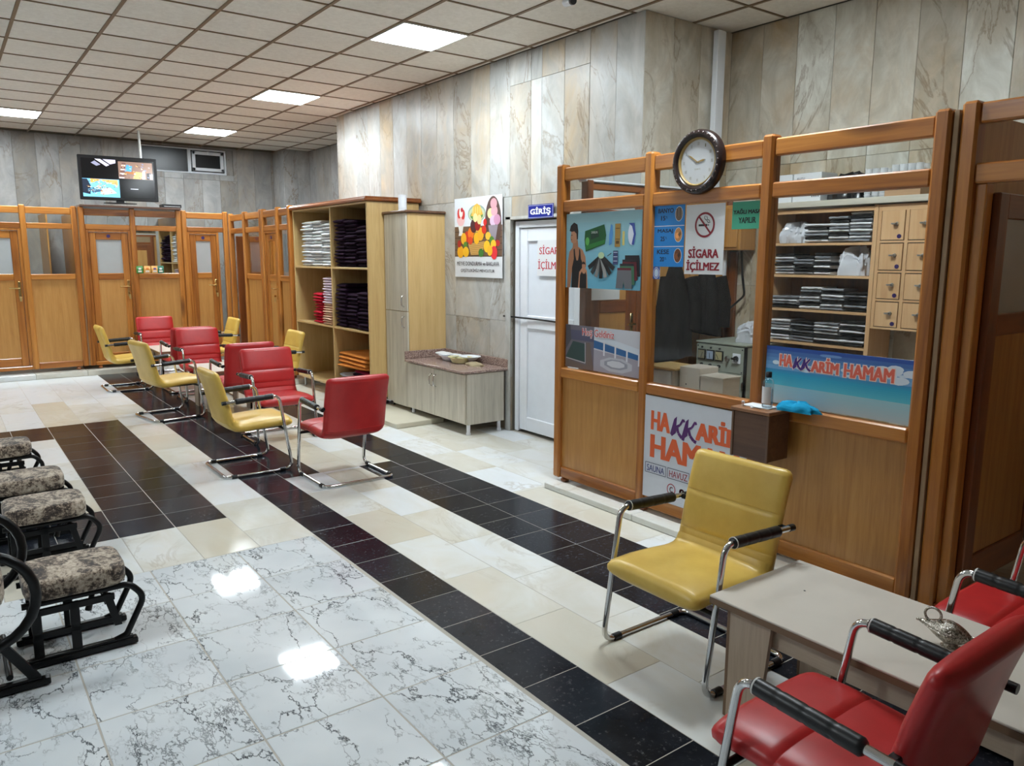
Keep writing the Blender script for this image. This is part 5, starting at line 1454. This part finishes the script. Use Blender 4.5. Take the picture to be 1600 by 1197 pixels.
def chair(name, label, leather, grooves, loc, rz):
    t = thing(name, label, 'chair', loc, rz)
    obj('seat', padded(SEAT, .245, .045, .042, [.42] if leather == 'red' else [], 'start', False), M[leather], t, smooth=60, fix=True)
    obj('backrest', padded(BACK, .245, .034, .036, grooves, 'end', False), M[leather], t, smooth=60, fix=True)
    y = .272; r = .0125
    half = [(-.235,y,.578),(.165,y,.597),(.252,y,r),(-.262,y,r)]
    pts = half + [(p[0],-p[1],p[2]) for p in reversed(half)]
    obj('frame', G().tube(fillet(pts, [.055,.06,.05,.05,.06,.055], 6), r, 10), M['chrome'], t, smooth=60)
    obj('seat_bracket', G().tube([(.20,-y,.33),(.20,y,.33)], .011, 8).box(-.06,-.11,.315,.22,-.08,.332,.003).box(-.06,.08,.315,.22,.11,.332,.003), M['black_metal'], t)
    for s in (-1,1):
        a, b = Vector((-.165,s*y,.5815)), Vector((.125,s*y,.5955)); d = b-a
        pr = []; n = 40
        for k in range(n+1):
            u = k/n; rad = .0225
            if u in (0, 1): rad = .017
            for q in (.26,.5,.74):
                if abs(u-q) < .013: rad = .0205
            pr.append((a+d*u, rad))
        o = obj('arm_sleeve', G().tube([p for p, _ in pr], [q for _, q in pr], 12), M['black_rubber'], t, smooth=60)
        obj('sleeve_ring', G().tube([b-d*.035, b-d*.02], .0232, 12), M['ring'], o, smooth=40)
        obj('arm_plug', G().tube([(-.232,s*y,.578),(-.262,s*y,.5768)], .0145, 10), M['black_plastic'], t, smooth=40)
        obj('arm_fixing', G().box(-.232,min(s*y,s*.235),.568,-.208,max(s*y,s*.235),.588,.003), M['black_metal'], t)
        for x in (.17,-.20): obj('floor_glide', G().tube([(x-.02,s*y,r),(x+.02,s*y,r)], .0165, 10), M['black_rubber'], t, smooth=40)
    return t
PI = math.pi
yel = chair('armchair', 'yellow cantilever armchair beside the cream table, before the name sign', 'yellow', [.56,.16], (2.41,1.975,0), PI)
red = chair('armchair', 'red armchair nearest the camera, seen from behind its shoulder, beside the cream table', 'red', [.50,.22,.08], (1.81,.935,0), PI/2)
for loc, rz, l in [((1.85,5.99,0), 0, 'yellow armchair facing right, nearest of the three in the left row'),
                   ((1.83,8.47,0), math.radians(9), 'middle yellow armchair of the left row, beside the far red chairs'),
                   ((1.81,10.63,0), 0, 'farthest yellow armchair of the left row, before the far cabins'),
                   ((3.02,11.03,0), PI, 'far yellow armchair facing left before the corner cabin'),
                   ((3.02,8.68,0), PI, 'yellow armchair facing left before the towel shelf')]: dup(yel, loc, rz, l)
for loc, rz, l in [((2.99,.92,0), PI/2, 'red armchair cut by the right edge, behind the cream table'),
                   ((2.365,5.325,0), PI/2, 'red armchair with its smooth back to the camera, before the low cabinet'),
                   ((2.41,6.87,0), -PI/2, 'red armchair facing the camera, nearest of the facing ones'),
                   ((2.44,7.96,0), PI/2, 'red armchair back to back with the nearest camera-facing one'),
                   ((2.43,9.35,0), -PI/2, 'red armchair facing the camera in the middle of the far group'),
                   ((2.43,10.11,0), PI/2, 'red armchair seen from behind, back to back with the middle facing one'),
                   ((2.43,11.60,0), -PI/2, 'farthest red armchair, facing the camera below the television')]: dup(red, loc, rz, l)

# ------------------------------------------------------------------ low tables
def table(label, x0, y0, x1, y1, h=.452):
    cx_, cy_ = (x0+x1)/2, (y0+y1)/2; w, l = (x1-x0)/2, (y1-y0)/2
    t = thing('coffee_table', label, 'table', (cx_, cy_, 0))
    obj('top', G().box(-w,-l,h-.008,w,l,h,.002), M['laminate'], t)
    obj('top_edge', G().box(-w+.0005,-l+.0005,h-.03,w-.0005,l-.0005,h-.008), M['lam_edge'], t)
    for sx in (-1,1):
        for s in (-1,1):
            xa = sx*(w-.045); a, b = s*(l-.055), s*(l-.235); b2 = s*(l-.195)
            g = G().prism([(a,0),(b2,0),(b,h-.031),(a,h-.031)], 0, xa-.009, xa+.009)
            o = obj('leg', g, M['maple_z'], t, fix=True)
            obj('edge_band', G().box(xa-.0095,min(a,a-s*.012),0,xa+.0095,max(a,a-s*.012),h-.031), M['lam_edge'], o)
            if s < 0: obj('cam_bolt', G().tube([(xa-sx*-.009,s*(l-.12),.30),(xa+sx*.011,s*(l-.12),.30)], .008, 10), M['steel'], o)
        xa = sx*(w-.075)
        obj('apron', G().box(xa-.009,-l+.09,h-.13,xa+.009,l-.09,h-.031,.001), M['maple_y'], t)
    for s in (-1,1): obj('end_apron', G().box(-w+.085,s*(l-.10)-.009,h-.13,w-.085,s*(l-.10)+.009,h-.031,.001), M['maple_y'], t)
    return t
table('cream laminate table with chipped edge, carrying the silver ornament', 2.12, .46, 2.67, 1.665)
table('small cream table between the nearer two facing red chairs of the far group', 2.17, 8.29, 2.68, 9.03, .452)
table('small cream table farthest back, below the far red chair', 2.17, 10.45, 2.68, 11.25, .452)
obj('dark_speck', G().lathe([(.004,0),(.003,.001)],8,(.03,.42,.4525)), M['black_plastic'], [o for o in COL.objects if o.name == 'coffee_table'][0])

# ------------------------------------------------------------------ silver lamp-shaped sugar dish
t = thing('silver_ornament', 'small tarnished silver lamp-shaped dish with ring handle on the cream table', 'ornament', (2.425, .985, .4525), math.radians(-78))
rings = []
for i in range(15):
    u = i/14; x = -.085+.16*u
    w = .050*math.sin(math.pi*min(1,u*1.04+.02))**.75*(.35+.65*min(1,u*1.7))+.001
    n = 20
    rings.append([(x, w*math.cos(2*math.pi*k/n)*(1+.05*math.sin(9*u*3+k)), .042+.010*(1-u)**2*2+w*.72*math.sin(2*math.pi*k/n)*(1+.06*math.sin(5*k+14*u))) for k in range(n)])
obj('embossed_body', G().loft(rings), M['silver'], t, smooth=70)
obj('rim', G().tube([(-.088,0,.058)]+[(-.085+.16*u, .051*math.sin(math.pi*min(1,u*1.04+.02))**.75*(.35+.65*min(1,u*1.7)), .046+.010*(1-u)**2) for u in [k/10 for k in range(1,11)]]+[(-.085+.16*u, -.051*math.sin(math.pi*min(1,u*1.04+.02))**.75*(.35+.65*min(1,u*1.7)), .046+.010*(1-u)**2) for u in [k/10 for k in range(10,0,-1)]], .0022, 6, True), M['silver'], t, smooth=60)
obj('foot', G().lathe([(.026,0),(.026,.003),(.015,.008),(.012,.014),(.02,.02)], 18, (.01,0,0), 1.2, .9), M['silver'], t, smooth=50)
ring = [(-.048+.023*math.cos(a), 0, .088+.023*math.sin(a)) for a in [2*PI*k/18 for k in range(18)]]
obj('ring_handle', G().tube(ring, .0042, 8, True), M['silver'], t, smooth=60)
obj('spout_bead', G().lathe([(.001,-.005),(.005,-.002),(.005,.002),(.001,.005)], 10, (-.09,0,.06)), M['silver'], t, smooth=60)
for k in (-1,0,1): obj('knob', G().lathe([(.002,-.006),(.007,-.003),(.007,.003),(.002,.006)], 10, (.078,.013*k,.040+.006*(k==0))), M['silver'], t, smooth=60)

# ------------------------------------------------------------------ glider ottomans and the glider chair
def cushion(x0, x1, y0, y1, z0, z1, n=24):
    cx_, cy_ = (x0+x1)/2, (y0+y1)/2; w, l = (x1-x0)/2, (y1-y0)/2; rings = []
    for u, s in ((0,.92),(.08,.975),(.25,1),(.68,1),(.86,.99),(.94,.965),(.985,.91),(1.0,.80)):
        ring = []
        for k in range(n):
            a = 2*PI*(k+.5)/n; c, q = math.cos(a), math.sin(a); e = 2/5.5
            ring.append((cx_+w*s*math.copysign(abs(c)**e,c), cy_+l*s*math.copysign(abs(q)**e,q), z0+(z1-z0)*u))
        rings.append(ring)
    return G().loft(rings)
def ottoman(label, x, y, first=[None]):
    if first[0] is not None: return dup(first[0], (x,y,0), 0, label)
    t = thing('glider_ottoman', label, 'footstool', (x,y,0)); first[0] = t
    obj('cushion', cushion(-.19,.185,-.16,.16,.282,.366), M['cushion'], t, smooth=70)
    for s in (-1,1):
        yy = s*.125
        p = fillet([(-.20,yy,.268),(.19,yy,.268),(.245,yy,.20),(.165,yy,.045),(.12,yy,.032)], [.06,.06,.03], 6)
        obj('side_rail', G().tube(p, .0135, 10), M['black_metal'], t, smooth=60)
        obj('sled_base', G().box(-.22,yy-.02,.004,.205,yy+.02,.030,.004).box(-.20,yy-.014,.030,.19,yy+.014,.040,.003), M['black_metal'], t)
        for xx in (-.155,-.02): obj('upright', G().box(xx-.018,yy-.008,.03,xx+.018,yy+.008,.245,.002), M['black_metal'], t)
        obj('cross_rail', G().box(-.17,yy-.008,.118,.15,yy+.008,.142,.002), M['black_metal'], t)
        obj('cross_rail', G().box(-.17,yy-.008,.215,.13,yy+.008,.243,.002), M['black_metal'], t)
        obj('swing_link', G().prism([(.085,.245),(.118,.245),(.150,.10),(.122,.10)], 1, yy-.01, yy+.01), M['black_metal'], t, fix=True)
    for xx, zz in ((-.155,.13),(.10,.235),(-.155,.235)): obj('cross_tube', G().tube([(xx,-.125,zz),(xx,.125,zz)], .011, 8), M['black_metal'], t, smooth=60)
    obj('lever', G().tube([(.06,-.06,.245),(.035,-.07,.17)], [.010,.014], 10), M['black_rubber'], t, smooth=60)
    for s in (-1,1): obj('cushion_support', G().box(-.18,s*.06-.02,.268,.18,s*.06+.02,.281,.002), M['black_metal'], t)
    return t
ottoman('brindled glider footstool nearest the camera, on the white veined tiles', .345, 3.575)
ottoman('brindled glider footstool second from the camera, partly over the black tiles', .345, 4.645)
ottoman('brindled footstool pushed up behind the second one', .315, 5.265)
ottoman('brindled footstool farthest from the camera, cut by the frame', .235, 6.29)
t = thing('glider_chair', 'black glider chair with round arm hoops, cut by the left edge', 'rocking chair', (-.22, 3.50, 0))
obj('seat_cushion', cushion(-.26,.315,-.235,.235,.335,.455), M['cushion'], t, smooth=70)
bk = cushion(-.235,.235,-.30,.30,-.05,.06)
bk.xf(Matrix.Translation((-.34,0,.74)) @ Matrix.Rotation(math.radians(-104),4,'Y') @ Matrix.Rotation(PI/2,4,'Z'))
obj('back_cushion', bk, M['cushion'], t, smooth=70)
for s in (-1,1):
    yy = s*.285
    hoop = [(.215+.19*math.cos(a)-.0, yy, .405+.185*math.sin(a)) for a in [2*PI*k/26 for k in range(26)]]
    obj('arm_hoop', G().tube(hoop, .019, 10, True), M['black_metal'], t, smooth=60)
    obj('arm_rail', G().tube(fillet([(.22,yy,.588),(-.25,yy,.60),(-.40,yy,.66)],.08,4), .016, 10), M['black_metal'], t, smooth=60)
    obj('seat_rail', G().tube([(-.34,yy,.315),(.24,yy,.325)], .016, 10), M['black_metal'], t, smooth=60)
    xe = .43 if s < 0 else .32
    obj('sled_base', G().box(-.42,yy*.72-.02,.004,xe,yy*.72+.02,.03,.004).box(-.38,yy*.72-.014,.03,xe-.03,yy*.72+.014,.042,.003), M['black_metal'], t)
    obj('swing_link', G().prism([(.20,.31),(.235,.31),(xe-.03,.04),(xe-.07,.04)], 1, yy*.72-.01, yy*.72+.01), M['black_metal'], t, fix=True)
    obj('swing_link', G().prism([(-.30,.31),(-.265,.31),(-.33,.04),(-.37,.04)], 1, yy*.72-.01, yy*.72+.01), M['black_metal'], t, fix=True)
    obj('back_rail', G().tube([(-.30,s*.19,.31),(-.46,s*.19,1.02)], .014, 10), M['black_metal'], t, smooth=60)
for xx, zz in ((.30,.06),(-.33,.06),(.2,.315),(-.3,.315)): obj('cross_tube', G().tube([(xx,-.29 if zz>.3 else -.2,zz),(xx,.29 if zz>.3 else .2,zz)], .012, 8), M['black_metal'], t, smooth=60)
